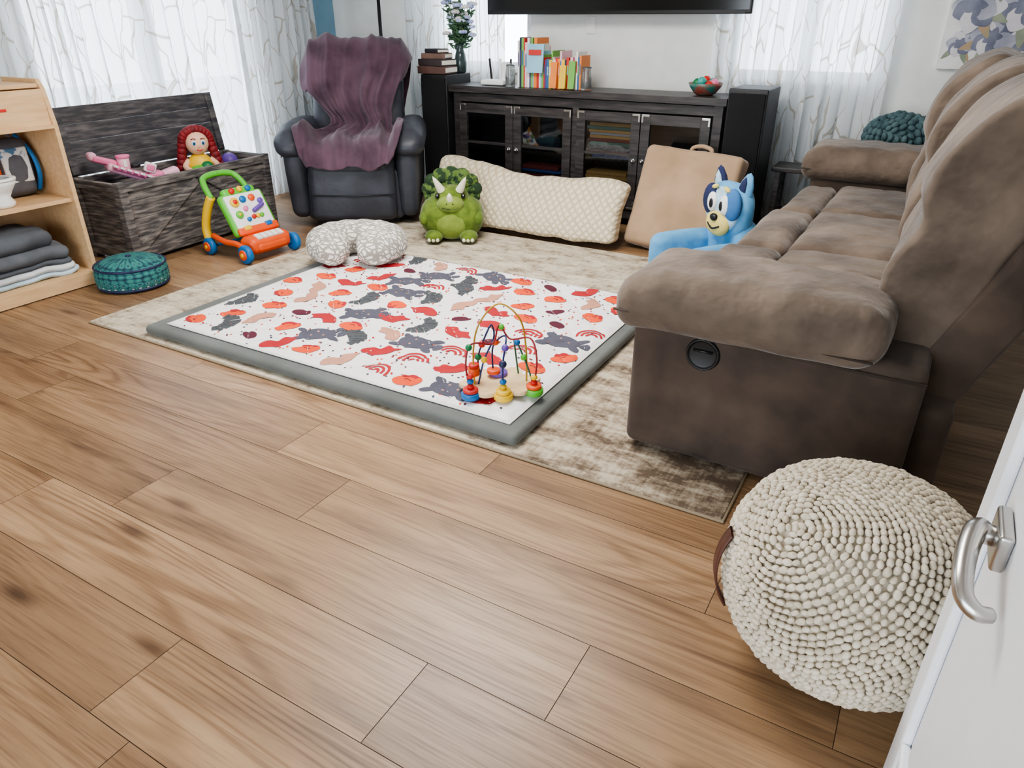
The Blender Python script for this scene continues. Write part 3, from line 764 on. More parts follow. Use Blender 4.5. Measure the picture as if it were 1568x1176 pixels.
for i in range(40):
    a=rr.uniform(0,6.28);r=rr.uniform(.02,.12);h=rr.uniform(.24,.56);tp=V((r*math.cos(a),r*math.sin(a)*.8,h))
    b.tube(catmull([(0,0,.1),(r*.2*math.cos(a),r*.2*math.sin(a),.2),tp],5,False),.0025,M_st,6)
    for k in range(5):
        q=2*pi*k/5+a;b.ball((tp.x+.018*math.cos(q),tp.y+.018*math.sin(q),tp.z),(.018,.018,.014),M_fl if i%3 else M_fl2,seg=8)
    b.ball((tp.x,tp.y,tp.z+.008),.009,C_yel,seg=8)
    for k in range(7):
        q=rr.uniform(0,6.28);t_=rr.uniform(.4,.95);lp=V((0,0,.12)).lerp(tp,t_)
        b.ball((lp.x+.022*math.cos(q),lp.y+.022*math.sin(q),lp.z),(.03,.014,.005),M_lf,RZ(math.degrees(q))@RY(rr.uniform(-50,10)),seg=8)
b.finish()
b=B('floor_lamp',(-4.15,5.05,0));b.lathe([(0,0),(.13,0),(.135,.012),(.12,.022),(.02,.03),(0,.03)],M_black);b.tube([(0,0,.02),(0,0,1.72)],.014,M_black,12)
b.lathe([(.09,1.95),(.17,1.68),(.168,1.68),(.088,1.95)],mat('linen_shade',(235,228,214),.9));b.finish()
b=B('wall_outlet');b.rb((-2.42,YB-.004,1.31),(.075,.008,.115),.003,C_wht,seg=2,mid=2);b.finish()
b=B('side_table');b.rb((-.48,5.06,.485),(.86,.24,.03),.006,M_dkwood,mid=2,seg=2)
for x in (-.87,-.09):
    for y in (4.97,5.15):b.box((x,y,.235),(.035,.035,.47),M_dkwood)
b.box((-.48,5.06,.2),(.8,.2,.02),M_dkwood);b.finish(bevel=.003)
M_tealk=mat('teal_chunky_yarn',(92,116,120),.95,(58,82,88),vs=14,bump=.5,bs=80)
b,_,_=pouf('teal_knitted_cushion',(-.22,5.07,.522),.20,.32,M_tealk,.022,(80,10),2.2,.55);b.finish()
# canvas
b=B('floral_canvas_art');b.box((.29,YB-.018,1.56),(.84,.034,.95),plain('canvas_white',(240,240,240),.9))
M_pe=[mat('painted_petal_%d'%i,c,.9,c2,vs=9,lo=.3,hi=.7) for i,(c,c2) in enumerate([((150,154,172),(202,204,214)),((100,104,124),(150,154,172)),((132,144,128),(172,180,158)),((210,206,214),(230,228,232)),((190,160,130),(170,160,130))])]
rr=random.Random(21);yy=YB-.0355
def petal(cx,cz,L,w,a,m,k):
    pts=[]
    for i in range(16):
        t=2*pi*i/16;px=L*.5*(1+math.cos(t));pz=w*math.sin(t)*(.6+.4*math.sin(px/L*pi));X=cx+px*math.cos(a)-pz*math.sin(a);Z=cz+px*math.sin(a)+pz*math.cos(a)
        pts.append((min(.70,max(-.125,X)),yy-k*.0001,min(2.03,max(1.09,Z))))
    b.add(pts,[list(range(16))],m,None,False)
k=0
for (cx,cz,s) in ((-.03,1.22,.09),(.12,1.26,.13),(.32,1.22,.13),(.25,1.42,.17),(.0,1.42,.15),(.5,1.4,.18),(.08,1.64,.16),(.35,1.7,.2),(.58,1.22,.13),(.6,1.75,.16),(-.02,1.85,.14),(.2,1.9,.14)):
    for i in range(3):
        k+=1;petal(cx,cz,s*1.3,s*.18,rr.uniform(-2.8,-.2),M_pe[(2,4,2)[i]],k)
    for i in range(9):
        k+=1;petal(cx,cz,s*rr.uniform(.75,1.05),s*.38,i*.75+rr.uniform(-.2,.2),M_pe[i%2 if i%3 else 3],k)
    for i in range(5):
        k+=1;petal(cx,cz,s*.4,s*.14,i*1.25,M_pe[1],k)
b.finish()
# ---------------------------------------------------------------- pillows
def chenille():
    m,nt,p=newmat('cream_tufted_fabric');L=nt.links
    tc=N(nt,'ShaderNodeTexCoord');mp=N(nt,'ShaderNodeMapping');mp.inputs['Rotation'].default_value=(0,pi/4,0);mp.inputs['Scale'].default_value=(27,0,27);L.new(tc.outputs['Object'],mp.inputs[0])
    vo=N(nt,'ShaderNodeTexVoronoi',Scale=1,feature='F1',distance='CHEBYCHEV',Randomness=.1);L.new(mp.outputs[0],vo.inputs['Vector'])
    c=ramp(nt,vo.outputs['Distance'],[(.2,lin((226,214,190))),(.5,lin((190,176,148)))]);L.new(c,p.inputs['Base Color']);p.inputs['Roughness'].default_value=1
    b_=N(nt,'ShaderNodeBump',Strength=1,Distance=.012);b_.invert=True;L.new(vo.outputs['Distance'],b_.inputs['Height']);L.new(b_.outputs[0],p.inputs['Normal']);return m
b=B('long_body_pillow',(-2.41,4.34,.02),0)
def bp(v):
    t=v.x/.71
    h=v.z/.40
    top=max(0,h+.5)
    z=v.z-.045*top*math.exp(-((t-.05)/.4)**2)+.03*max(0,-t-.3)*top-.02*t*top
    th=1-.5*max(0,h+.1)
    y=v.y*th+.50*v.z+.025*noise.noise(V((v.x*4,v.z*4,1)))
    cr=.018*noise.noise(V((v.x*11,v.z*5,2)))
    pinch=abs(t)**6
    return V((v.x*(1+.02*h)+.02*t*pinch*abs(h)*2,y+cr,z+.016*noise.noise(V((v.x*7,v.y*8,v.z*8)))))
b.rb((0,0,.215),(1.44,.15,.385),.05,chenille(),puff=(.0,.045,.0),seg=5,mid=26,f=bp);b.finish()
M_foam=mat('tan_velour',(178,150,122),.9,(154,128,101),vs=4,det=6,bump=.3,bs=20,bd=.004,sheen=.35)
b=B('tan_floor_cushion',(-1.36,4.32,.03),-5)
Mx=RX(-22)@RY(2)
b.add(*rboxgeo((.64,.15,.64),.034,4,10,(0,.010,.004)),M_foam,Mx@T(0,.075,.325),f=wrinkle(.008,6))
P=[(-.07,0,.635),(-.06,0,.67),(0,0,.685),(.06,0,.67),(.07,0,.635)]
b.tube(catmull(P,5,False),.013,M_foam,8,M=Mx@T(.02,.075,0));b.finish()
def nursmat():
    m,nt,p=newmat('grey_leaf_print');L=nt.links;tc=N(nt,'ShaderNodeTexCoord')
    nz=N(nt,'ShaderNodeTexNoise',Scale=14,Detail=1);L.new(tc.outputs['Object'],nz.inputs['Vector'])
    mp=N(nt,'ShaderNodeMapping');mp.inputs['Scale'].default_value=(24,54,34);mp.inputs['Rotation'].default_value=(.3,.2,.6)
    a=N(nt,'ShaderNodeVectorMath',operation='MULTIPLY_ADD');L.new(nz.outputs['Color'],a.inputs[0]);a.inputs[1].default_value=(.05,.05,.05);L.new(tc.outputs['Object'],a.inputs[2]);L.new(a.outputs[0],mp.inputs[0])
    vo=N(nt,'ShaderNodeTexVoronoi',Scale=1,feature='DISTANCE_TO_EDGE');L.new(mp.outputs[0],vo.inputs['Vector'])
    L.new(ramp(nt,vo.outputs['Distance'],[(.13,lin((156,152,144))),(.18,lin((234,231,225)))]),p.inputs['Base Color']);p.inputs['Roughness'].default_value=.95;return m
b=B('nursing_pillow',(-2.86,3.12,.089),30)
pts=[];rs=[]
n=40
for i in range(n+1):
    a=-pi/2+.16+(2*pi-.32)*i/n
    pts.append((.18*math.cos(a),.13*math.sin(a)-.035*max(0,-math.sin(a)),.103));e=min(i,n-i)/n
    rs.append(.121*min(1,(e*12+.22))**.5*(1+.03*math.sin(i*1.7)))
b.tube(pts,rs,nursmat(),20,M=Matrix.Diagonal((1,1,.82,1)));b.finish()
# ---------------------------------------------------------------- green dinosaur plush
def dino():
    G=mat('green_plush',(112,134,52),.95,(86,108,38),vs=20,bump=.6,bs=90,sheen=.3);D=mat('dark_green_plush',(40,62,40),.95,(92,116,58),vs=26,bump=.4,bs=90,lo=.49,hi=.56);Y=plain('cream_plush',(240,235,212),.9);L_=mat('light_green_plush',(136,156,72),.95,(120,140,60),vs=20,bump=.5,bs=90,sheen=.3)
    b=B('dinosaur_plush',(-2.76,3.97,.018),30)
    b.ball((0,0,.145),(.215,.165,.15),G,seg=28,k=2.5)
    b.ball((0,-.075,.12),(.14,.11,.115),L_,seg=20)
    for s in (-1,1):
        b.ball((s*.115,-.14,.042),(.062,.075,.042),G,seg=16)
        for k in (-1,0,1):b.ball((s*.115+k*.028,-.205,.03),(.013,.014,.014),Y,seg=8)
        b.ball((s*.18,-.085,.15),(.035,.06,.045),G,RX(30),seg=14)
    for i in range(9):
        a=math.radians(-25+230*i/8)
        b.ball((.15*math.cos(a),.035,.31+.105*math.sin(a)),(.055,.03,.052),D,seg=14)
        b.ball((.128*math.cos(a),.01,.31+.086*math.sin(a)),(.035,.02,.032),D,seg=12)
    b.ball((0,.03,.31),(.155,.04,.11),D,seg=20)
    b.ball((0,-.035,.275),(.118,.10,.082),G,seg=24)
    b.ball((0,-.125,.25),(.09,.06,.055),L_,seg=20)
    b.lathe([(.022,0),(.016,.035),(.0,.065)],Y,T(0,-.16,.285)@RX(35),12)
    for s in (-1,1):
        b.lathe([(.028,0),(.022,.045),(.012,.09),(0,.12)],Y,T(s*.06,-.085,.33)@RX(25)@RY(s*24),12)
        b.ball((s*.084,-.105,.298),(.016,.012,.018),C_blk,seg=12);b.ball((s*.086,-.116,.304),.004,C_wht,seg=6)
        b.ball((s*.02,-.182,.263),(.005,.004,.004),C_blk,seg=6)
    b.tube(catmull([(-.05,-.174,.233),(0,-.184,.227),(.05,-.174,.233)],4,False),.003,D,6)
    b.tube(catmull([(0,.1,.1),(.05,.15,.07),(.11,.17,.055)],5,False),[.055-.004*i for i in range(11)],G,12)
    b.finish()
dino()
# ---------------------------------------------------------------- kids dog chair
def dogchair():
    A=mat('sky_blue_plush',(108,170,212),.95,(88,150,196),vs=15,bump=.5,bs=90,sheen=.3);Nv=mat('navy_plush',(44,52,90),.95,vs=15,bump=.5,bs=90);La=mat('light_blue_plush',(184,216,236),.95,vs=15);Tn=mat('tan_plush',(230,210,128),.95);Mb=mat('blue_patch',(70,120,176),.95)
    b=B('plush_dog_chair',(-.965,3.78,.03),-38)
    b.rb((0,-.02,.08),(.38,.38,.15),.06,A,puff=(0,.01,.012),seg=4)
    for s in (-1,1):
        b.rb((s*.165,-.05,.17),(.10,.38,.21),.049,A,puff=(.01,.01,.01),seg=5)
    b.rb((0,.15,.22),(.34,.12,.32),.058,A,seg=4)
    def ball(c,*a,**k):b.ball((c[0],c[1],c[2]-.04),*a,**k)
    ball((0,.12,.46),(.165,.06,.14),A,seg=28,k=2.9)
    ball((0,.07,.465),(.13,.03,.112),La,seg=24,k=2.6)
    ball((0,.05,.39),(.095,.032,.068),Tn,seg=20)
    ball((0,.02,.425),(.028,.018,.02),C_blk,seg=12)
    b.tube(catmull([(-.05,.023,.345),(0,.015,.325),(.05,.023,.345)],4,False),.005,C_blk,6)
    for s in (-1,1):
        ball((s*.088,.06,.50),(.066,.03,.085),Nv if s<0 else Mb,seg=18)
        ball((s*.052,.038,.495),(.038,.018,.052),C_wht,seg=16)
        ball((s*.042,.022,.49),(.015,.006,.026),C_blk,seg=10)
        ball((s*.05,.045,.575),(.028,.012,.012),Tn,RY(s*20),seg=10)
        b.lathe([(.052,0),(.044,.045),(.022,.09),(0,.105)],Nv if s<0 else A,T(s*.10,.12,.525)@RY(s*14)@Matrix.Diagonal((1,.5,1,1)),16)
        b.lathe([(.03,0),(.02,.045),(0,.075)],La if s<0 else Nv,T(s*.098,.100,.535)@RY(s*14)@Matrix.Diagonal((1,.4,1,1)),12)
    b.finish()
dogchair()
# ---------------------------------------------------------------- bead maze
def bead():
    b=B('bead_maze_toy',(-1.26,2.09,.083),38)
    pl=[]
    for i in range(60):
        a=2*pi*i/60;r=.118+.020*math.cos(6*a);pl.append((r*1.15*math.cos(a),r*.9*math.sin(a)))
    b.prism(pl,.018,M_wood_l,T(0,.0,.012),bev=.003)
    F=[(-.12,-.075,C_blu,C_red),(0,-.10,C_yel,C_yel),(.12,-.075,C_grn,C_or)]
    for (x,y,c1,c2) in F:
        b.cyl((x,y,.014),.036,.024,c1,b=.3);b.cyl((x,y,.034),.029,.013,c2,b=.3)
    b.cyl((0,.05,.038),.036,.014,C_pur,b=.3);b.cyl((-.02,.04,.052),.026,.014,C_or)
    wr=lambda n,c:mat(n,c,.35)
    wR=wr('wire_red',(150,36,42));wY=wr('wire_gold',(200,156,60));wB=wr('wire_navy',(34,44,100));wG=wr('wire_green',(36,96,62))
    def W(p,m):b.tube(catmull(p,8,False),.0036,m,8);return catmull(p,8,False)
    p1=W([(-.1,-.02,.02),(-.1,-.0,.16),(-.075,0,.27),(0,.02,.335),(.075,0,.28),(.1,0,.16),(.1,-.02,.02)],wY)
    p2=W([(-.12,-.07,.03),(-.135,-.07,.14),(-.11,-.05,.21),(-.03,-.03,.20),(.0,.02,.25),(.04,.0,.2),(.11,-.04,.215),(.13,-.07,.14),(.12,-.07,.03)],wR)
    p3=W([(0,-.09,.03),(0,-.09,.14),(.02,-.02,.22),(-.02,.05,.15),(-.02,.05,.03)],wB)
    p4=W([(-.07,.05,.03),(-.08,.03,.12),(-.05,-.02,.24),(-.03,.0,.26),(-.02,.02,.2),(-.06,.0,.12),(-.085,-.02,.03)],wB)
    p5=W([(.12,-.07,.03),(.10,-.02,.1),(.06,.02,.19),(.07,.05,.10),(.08,.05,.02)],wG)
    for (x,y,cs) in ((-.12,-.072,[C_red,C_blu,C_red]),(0,-.092,[C_yel,C_blu]),(.12,-.072,[C_red,C_yel])):
        z=.048
        for c in cs:b.ball((x,y,z),(.014,.014,.011),c,seg=12);z+=.021
    for (p,i,c,r) in ((p4,8,C_dgrn,.014),(p4,12,C_red,.014),(p3,12,C_pur,.014),(p3,22,C_or,.014),(p5,10,C_grn,.013),(p5,14,C_blu,.013),(p2,14,C_dgrn,.013),(p3,8,C_navy,.015),(p2,34,C_grn,.012),(p4,40,C_yel,.013)):
        q=p[min(i,len(p)-1)];b.ball(q,r,c,seg=12)
    b.cyl((-.1,0,.075),.022,.03,C_or);b.cyl((-.1,0,.10),.02,.012,C_red)
    b.finish()
bead()
# ---------------------------------------------------------------- baby walker
def walker():
    b=B('baby_walker_toy',(-3.70,3.06,.002),-4)
    def wheel(x,y,r,s):
        b.lathe([(0,-.02),(r*.6,-.02),(r*.95,-.016),(r,-.008),(r,.008),(r*.95,.016),(r*.6,.02),(0,.02)],C_blu,T(x,y,r)@RX(90),28)
        b.cyl((x,y+s*.022,r),r*.55,.012,C_or,RX(90));b.cyl((x,y+s*.028,r),r*.22,.012,C_yel,RX(90))
    for s in (-1,1):
        wheel(.17,s*.185,.058,s);wheel(-.19,s*.185,.054,s)
        b.tube(catmull([(-.20,s*.17,.06),(-.225,s*.165,.16),(-.19,s*.155,.28),(-.15,s*.14,.36)],5,False),[.027]*16,C_yel,10)
        b.tube(catmull([(-.17,s*.16,.12),(-.05,s*.165,.10),(.06,s*.16,.10),(.15,s*.16,.075)],5,False),[.018]*16,C_or,10)
        b.tube(catmull([(-.15,s*.14,.35),(-.20,s*.135,.41),(-.245,s*.11,.455),(-.255,s*.05,.47),(-.255,0,.472)],5,False),[.019]*21,C_grn,10)
    b.rb((.135,0,.095),(.13,.31,.10),.035,C_or,puff=(.01,0,.01),seg=4)
    b.rb((.195,0,.085),(.04,.22,.05),.018,C_or,seg=3)
    for i in range(5):b.box((.175,-.08+i*.04,.148),(.05,.034,.01),C_wht,RY(20))
    M=T(.0,0,.255)@RY(-30)
    def on(c,size,r,m,R_=None):
        vs,fs=rboxgeo(size,r,3,3);b.add(vs,fs,m,M@T(*c)@(R_ or Matrix()))
    on((0,0,0),(.055,.32,.27),.025,C_grn)
    on((.022,0,.01),(.03,.275,.225),.012,C_wht)
    on((.03,0,-.115),(.03,.30,.05),.014,C_or)
    on((0,0,.14),(.05,.24,.06),.022,C_grn)
    def disc(y,z,r,m,h=.016,x=.042):
        b.lathe([(0,-h/2),(r*.95,-h/2),(r,-h/4),(r,h/4),(r*.9,h/2),(0,h/2)],m,M@T(x,y,z)@RY(90),20)
    disc(-.085,.07,.03,C_yel);disc(-.085,.07,.015,C_red,.026);disc(-.02,.08,.022,C_blu);disc(.045,.08,.022,C_or);disc(.095,.05,.018,C_pur)
    disc(-.09,-.01,.024,C_grn);disc(-.09,-.01,.01,C_yel,.024);disc(-.03,.02,.016,C_pink);disc(.0,-.04,.014,C_red);disc(.03,-.04,.014,C_yel);disc(.06,-.04,.014,C_grn);disc(-.04,-.05,.014,C_blu)
    on((.05,.055,.01),(.03,.10,.026),.012,C_pur,RX(20))
    disc(-.06,.145,.018,C_red,.02,.03);disc(0,.15,.018,C_yel,.02,.03);disc(.06,.145,.018,C_blu,.02,.03)
    on((.04,.08,-.1),(.02,.05,.03),.008,C_blu);on((.04,-.08,-.1),(.02,.05,.03),.008,C_yel)
    b.tube([(-.19,-.17,.05),(-.19,.17,.05)],.009,C_blu,8);b.tube([(.17,-.17,.056),(.17,.17,.056)],.009,C_blu,8)
    b.finish()
walker()
# ---------------------------------------------------------------- teal round floor cushion
def tealmat():
    m,nt,p=newmat('teal_mandala_print');L=nt.links;tc=N(nt,'ShaderNodeTexCoord');sx=N(nt,'ShaderNodeSeparateXYZ');L.new(tc.outputs['Object'],sx.inputs[0])
    at=N(nt,'ShaderNodeMath',operation='ARCTAN2');L.new(sx.outputs[1],at.inputs[0]);L.new(sx.outputs[0],at.inputs[1])
    ln=N(nt,'ShaderNodeVectorMath',operation='LENGTH');L.new(tc.outputs['Object'],ln.inputs[0])
    cb=N(nt,'ShaderNodeCombineXYZ');L.new(at.outputs[0],cb.inputs[0]);L.new(ln.outputs[1],cb.inputs[1]);L.new(sx.outputs[2],cb.inputs[2])
    mp=N(nt,'ShaderNodeMapping');mp.inputs['Scale'].default_value=(4.5,32,42);L.new(cb.outputs[0],mp.inputs[0])
    vo=N(nt,'ShaderNodeTexVoronoi',Scale=1,Randomness=.25);L.new(mp.outputs[0],vo.inputs['Vector'])
    c=ramp(nt,vo.outputs['Distance'],[(.14,lin((176,208,194))),(.26,lin((40,56,82))),(.42,lin((66,134,124))),(.6,lin((40,92,98))),(.75,lin((28,46,66)))])
    L.new(c,p.inputs['Base Color']);p.inputs['Roughness'].default_value=.9;return m
b=B('teal_meditation_cushion',(-3.81,2.28,.001));tm=tealmat()
b.lathe([(0,0),(.165,0),(.185,.012),(.192,.045),(.19,.095),(.18,.125),(.13,.152),(.06,.165),(.015,.163),(0,.158)],tm,None,40)
b.lathe([(.183,.115),(.19,.122),(.186,.13),(.179,.124)],C_navy,None,40);b.lathe([(.185,.008),(.191,.014),(.19,.022),(.184,.02)],C_navy,None,40)
b.cyl((0,0,.165),.014,.01,C_navy);b.finish()
# ---------------------------------------------------------------- toy chest
def chest():
    Wd=mat('distressed_black_wood',(76,73,74),.7,(160,152,146),vs=7,det=10,st=(1.2,1.2,9),bump=.5,bs=25,bst=(1,1,8),bd=.004,lo=.42,hi=.78)
    Wi=mat('distressed_black_wood_lid',(68,68,73),.65,(128,124,124),vs=6,det=8,st=(1,1.3,9),bump=.4,bs=25,bst=(1,1,8),bd=.004,lo=.42,hi=.82)
    b=B('wooden_toy_chest',(-4.36,3.10,0),3)
    D,Ln,H=.42,1.20,.49
    x0,x1,y0,y1=-D/2,D/2,-Ln/2,Ln/2
    b.box((0,0,.05),(D-.04,Ln-.04,.02),Wd)
    for k in range(4):
        z=.055+k*.108;b.box((x1-.02,0,z+.05),(.02,Ln-.02,.107),Wd);b.box((x0+.012,0,z+.05),(.02,Ln-.02,.107),Wd)
        b.box((0,y0+.02,z+.05),(D-.04,.02,.107),Wd);b.box((0,y1-.02,z+.05),(D-.04,.02,.107),Wd)
    for (x,y) in ((x0+.02,y0+.02),(x1-.02,y0+.02),(x0+.02,y1-.02),(x1-.02,y1-.02)):b.box((x,y,H/2),(.055,.055,H),Wd)
    for x in (x0+.02,x1-.005):
        b.box((x,0,H-.03),(.024,Ln-.05,.05),Wd);b.box((x,0,.055),(.024,Ln-.05,.06),Wd)
    for y in (y0+.005,y1-.005):
        b.box((0,y,H-.03),(D-.05,.024,.05),Wd);b.box((0,y,.055),(D-.05,.024,.06),Wd)
    b.box((x1-.005,0,H/2),(.022,.05,H-.1),Wd)
    for c,sg in ((-.30,1),(.30,-1)):
        L2=math.hypot(.54,.36)
        b.box((x1-.004,c,H/2),(.018,L2-.03,.05),Wd,RX(sg*math.degrees(math.atan2(.36,.54))))
    M=T(x0+.0,0,H-.0)@RY(-8)
    for k in range(4):
        b.add(*rboxgeo((.024,Ln+.02,.0985),.003,2,1),Wi,M@T(-.01,0,.05+k*.099))
    for y in (y0+.03,y1-.03):b.add(*rboxgeo((.02,.05,.38),.004,2,1),Wi,M@T(.01,y,.2))
    b.finish(bevel=.003)
    b=B('pink_toy_castle',(-4.34,2.76,.42),-20)
    b.rb((0,0,.07),(.12,.30,.05),.018,C_lpink,RX(-24));b.rb((.03,-.02,.09),(.09,.2,.03),.012,C_pink,RX(-24))
    for i in range(6):b.box((.075,-.1+i*.035,.135-i*.0155),(.03,.026,.012),C_wht,RX(-24))
    b.rb((0,-.14,.16),(.05,.14,.04),.015,C_pink,RX(-20));b.rb((.0,.13,.03),(.10,.10,.08),.02,C_pink);b.rb((-.02,-.2,.19),(.08,.05,.05),.02,C_lpink)
    b.cyl((.03,.02,.12),.03,.02,C_blk);b.cyl((.03,.1,.085),.025,.02,C_wht);b.rb((0,.22,.04),(.08,.12,.07),.02,C_lpink,RX(15))
    b.rb((.04,.10,.10),(.03,.07,.06),.012,C_wht,RX(-24));b.rb((.05,.10,.10),(.02,.05,.04),.009,C_pink,RX(-24))
    b.cyl((.02,-.04,.14),.035,.07,C_lpink);b.cyl((.02,-.04,.18),.04,.015,C_pink);b.rb((.055,-.04,.14),(.01,.02,.04),.004,C_wht)
    b.rb((0,0,-.13),(.22,.4,.24),.05,C_pur);b.finish()
    sk=plain('doll_skin',(240,194,164),.6);hr=mat('doll_red_hair',(142,32,38),.6,(100,20,28),vs=30,st=(1,1,.3),bump=.6,bs=60)
    b=B('mermaid_doll',(-4.32,3.25,.46),62)
    b.ball((0,0,.0),(.085,.07,.09),C_yel,seg=20);b.ball((0,-.03,-.04),(.09,.08,.07),C_grn,seg=18);b.ball((.03,-.06,.0),(.045,.035,.04),C_dgrn,seg=14)
    b.ball((0,-.012,.155),(.074,.068,.078),sk,seg=24)
    b.tube([(0,0,.06),(0,-.005,.10)],[.03,.028],sk,12)
    b.ball((0,.022,.175),(.098,.075,.09),hr,seg=22)
    for i in range(14):
        a=math.radians(-10+200*i/13);b.ball((.088*math.cos(a),.005-.02*math.sin(a),.165+.075*math.sin(a)),(.03,.032,.03),hr,seg=12)
    for s in (-1,1):
        for k in range(5):b.ball((s*(.09+.008*k),.01,.14-k*.035),(.034,.036,.034),hr,seg=12)
        b.ball((s*.028,-.073,.16),(.014,.007,.017),C_wht,seg=12);b.ball((s*.028,-.079,.159),(.009,.004,.012),C_blu,seg=10);b.ball((s*.028,-.082,.159),(.0045,.003,.006),C_blk,seg=8)
        b.tube([(s*.014,-.078,.184),(s*.03,-.078,.19),(s*.044,-.07,.184)],.0025,hr,6)
        b.tube(catmull([(s*.07,0,.045),(s*.10,-.03,.01),(s*.085,-.07,-.01)],4,False),[.02]*9,sk,10);b.ball((s*.083,-.075,-.01),.02,sk,seg=10)
    b.ball((0,-.083,.14),(.006,.006,.007),sk,seg=8);b.tube(catmull([(-.018,-.074,.118),(0,-.08,.112),(.018,-.074,.118)],4,False),.0035,C_red,6)
    b.ball((.0,.0,-.18),(.12,.12,.14),C_blu,seg=16);b.finish()
    b=B('stuffed_toy_pile',(-4.38,3.50,.32))
    for i in range(7):
        b.ball((random.uniform(-.06,.06),random.uniform(-.06,.08),random.uniform(-.05,.12)),(.06,.06,.06),[hr,C_pink,C_dgrn,C_pur,C_or][i%5],seg=14)
    b.rb((0,.02,-.14),(.2,.2,.2),.05,C_navy);b.finish()
chest()
# ---------------------------------------------------------------- toddler shelf
def shelf():
    b=B('wooden_toddler_shelf')
    X0,X1,Y0,Y1,H=-4.38,-4.0,1.0,2.2,1.08
    def side(y):
        pl=[(X0,0),(X1,0),(X1,.86),(X1-.03,1.04),(X1-.06,H),(X0,H)]
        b.prism(pl,.022,M_maple,T(0,y+.022,0)@RX(90))
    side(Y0);side(Y1-.022)
    w=Y1-Y0-.044;cy=(Y0+Y1)/2
    b.box(((X0+X1)/2,cy,.075),(X1-X0-.01,w,.02),M_maple);b.box((X1-.012,cy,.04),(.018,w,.07),M_maple)
    b.box(((X0+X1)/2-.01,cy,.475),(X1-X0-.03,w,.02),M_maple)
    b.box(((X0+X1)/2-.02,cy,H-.03),(X1-X0-.06,w,.02),M_maple)
    b.box((X1-.03,cy,.94),(.02,w,.19),M_maple,RY(-4));b.box((X1-.02,cy,.855),(.05,w,.018),M_maple)
    b.box((X0+.01,cy,.55),(.012,w,.98),mat('shelf_back_panel',(208,176,138),.6))
    b.box((X1-.019,1.95,.95),(.003,.06,.014),C_red,RY(-4))
    b.finish(bevel=.003)
    bl=[mat('folded_blanket_%d'%i,c,.95,bump=.5,bs=40,bd=.004) for i,c in enumerate([(92,96,102),(124,126,128),(196,214,224),(104,108,114),(216,218,220)])]
    b=B('folded_blankets');z=.088;rr=random.Random(4)
    for i,hh in enumerate((.03,.035,.03,.075,.095)):
        b.rb((-4.19+rr.uniform(-.01,.01),1.85+rr.uniform(-.03,.03),z+hh/2),(.32,.60-.05*i,hh),hh*.48,bl[[2,4,0,3,0][i]],puff=(.01,.01,.006),seg=4,mid=12,f=lambda v:V((v.x+.02*noise.noise(v*9),v.y,v.z+.022*noise.noise(V((v.x*8,v.y*8,3))))));z+=hh
    b.finish()
    b=B('white_toy_potty',(-4.11,1.875,.487));b.lathe([(0,0),(.05,0),(.058,.02),(.042,.05),(.058,.08),(.078,.11),(.084,.13),(.075,.135),(.06,.10),(0,.09)],C_wht,None,28)
    b.lathe([(.062,.13),(.088,.133),(.088,.145),(.062,.145)],C_wht,None,28);b.rb((-.08,0,.15),(.03,.12,.12),.014,C_wht);b.finish()
    b=B('toy_backpack',(-4.29,2.055,.487));bk=mat('backpack_grey',(104,106,114),.9)
    b.rb((0,0,.155),(.10,.20,.30),.045,bk,puff=(.02,0,.0),seg=4);b.rb((.055,.0,.17),(.02,.14,.18),.009,mat('backpack_print',(226,228,230),.8,(90,130,165),vs=22,lo=.52,hi=.58),seg=4)
    b.tube(catmull([(.05,.085,.03),(.08,.092,.12),(.06,.09,.22),(.0,.06,.315)],5,False),.012,C_blu,8);b.tube(catmull([(.04,-.09,.05),(.06,-.098,.15),(.04,-.09,.27),(.0,-.06,.315)],5,False),.010,C_or,8);b.tube(catmull([(0,-.04,.30),(0,0,.34),(0,.04,.30)],4,False),.008,bk,8);b.finish()
shelf()
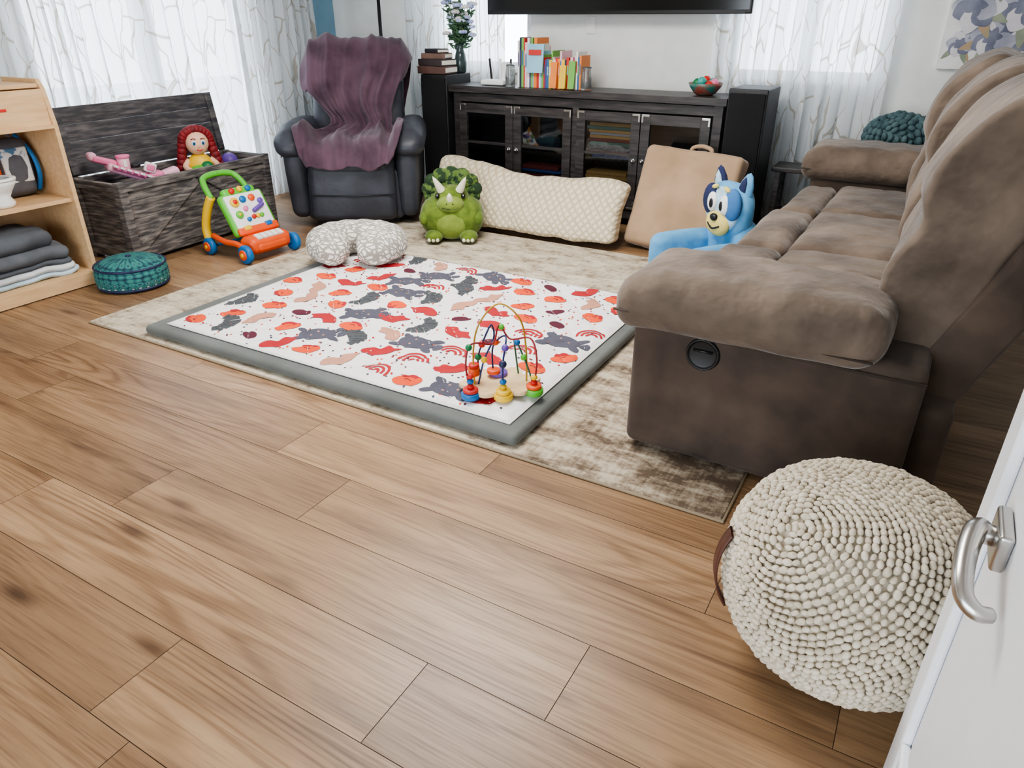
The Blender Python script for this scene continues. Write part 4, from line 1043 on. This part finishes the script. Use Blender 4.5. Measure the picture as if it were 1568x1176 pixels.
# ---------------------------------------------------------------- right door
def door():
    b=B('door_1')
    X=.19;Y0,Y1,H=.22,1.15,2.03
    b.box((X+.022,(Y0+Y1)/2,H/2+.006),(.04,Y1-Y0,H),M_doorw)
    def rail(y0,y1,z0,z1,d,m=M_doorw):b.box((X-d/2+.002,(y0+y1)/2,(z0+z1)/2),(d,y1-y0,z1-z0),m)
    for (y0,y1,z0,z1) in ((Y0,Y0+.12,0.006,H),(Y1-.10,Y1-.012,0.006,H),(Y0+.12,Y1-.12,.006,.24),(Y0+.12,Y1-.12,.93,1.1),(Y0+.12,Y1-.12,H-.13,H)):rail(y0,y1,z0,z1,.010)
    for (y0,y1,z0,z1) in ((Y1-.128,Y1-.112,.24,.93),(Y1-.128,Y1-.112,1.1,H-.13),(Y0+.112,Y0+.128,.24,.93),(Y0+.128,Y1-.128,.24,.256),(Y0+.128,Y1-.128,.914,.93)):rail(y0,y1,z0,z1,.016)
    for (z0,z1) in ((.29,.88),(1.15,H-.18)):
        rail(Y0+.18,Y1-.18,z0,z1,.010)
    b.finish(bevel=.005)
    b=B('door_lever_handle')
    b.rb((X-.017,.885,.79),(.016,.075,.052),.005,M_metal,seg=3)
    b.tube([(X-.02,.885,.79),(X-.045,.885,.792)],.013,M_metal,14)
    P=catmull([(X-.038,.895,.79),(X-.046,.875,.795),(X-.052,.84,.79),(X-.054,.80,.782),(X-.05,.775,.772),(X-.036,.765,.764),(X-.022,.772,.76)],6,False)
    b.tube(P,[.014-.005*i/len(P) for i in range(len(P))],M_metal,14)
    b.finish()
door()
# ---------------------------------------------------------------- light
w=bpy.data.worlds.new('sky');bpy.context.scene.world=w;w.use_nodes=True
bg=w.node_tree.nodes['Background'];bg.inputs[0].default_value=(.84,.92,1.0,1);bg.inputs[1].default_value=5.2
def area(name,loc,rot,sx,sy,e,portal=False,col=(1,1,1)):
    l=bpy.data.lights.new(name,'AREA');l.shape='RECTANGLE';l.size=sx;l.size_y=sy;l.energy=e;l.color=col
    if portal:l.cycles.is_portal=True
    o=bpy.data.objects.new(name,l);o.location=loc;o.rotation_euler=[math.radians(a) for a in rot];bpy.context.collection.objects.link(o)
area('portal_left',(XL-.15,3.48,1.04),(0,-90,0),2.08,1.72,1,True)
area('portal_back_1',(-3.39,YB+.15,1.55),(-90,0,0),.92,1.1,1,True)
area('portal_back_2',(-.9,YB+.15,1.55),(-90,0,0),.96,1.1,1,True)
area('portal_front',(-1.4,YF-.15,1.08),(90,0,0),3.6,2.15,1,True)
area('overhead_fill_light',(-1.9,2.6,ZC-.02),(0,0,0),1.4,1.4,75,False,(1,.96,.91))  # unseen soft fill lamp added under the ceiling to brighten the room
sc=bpy.context.scene;sc.view_settings.view_transform='AgX';sc.view_settings.look='AgX - Medium High Contrast';sc.view_settings.exposure=.5
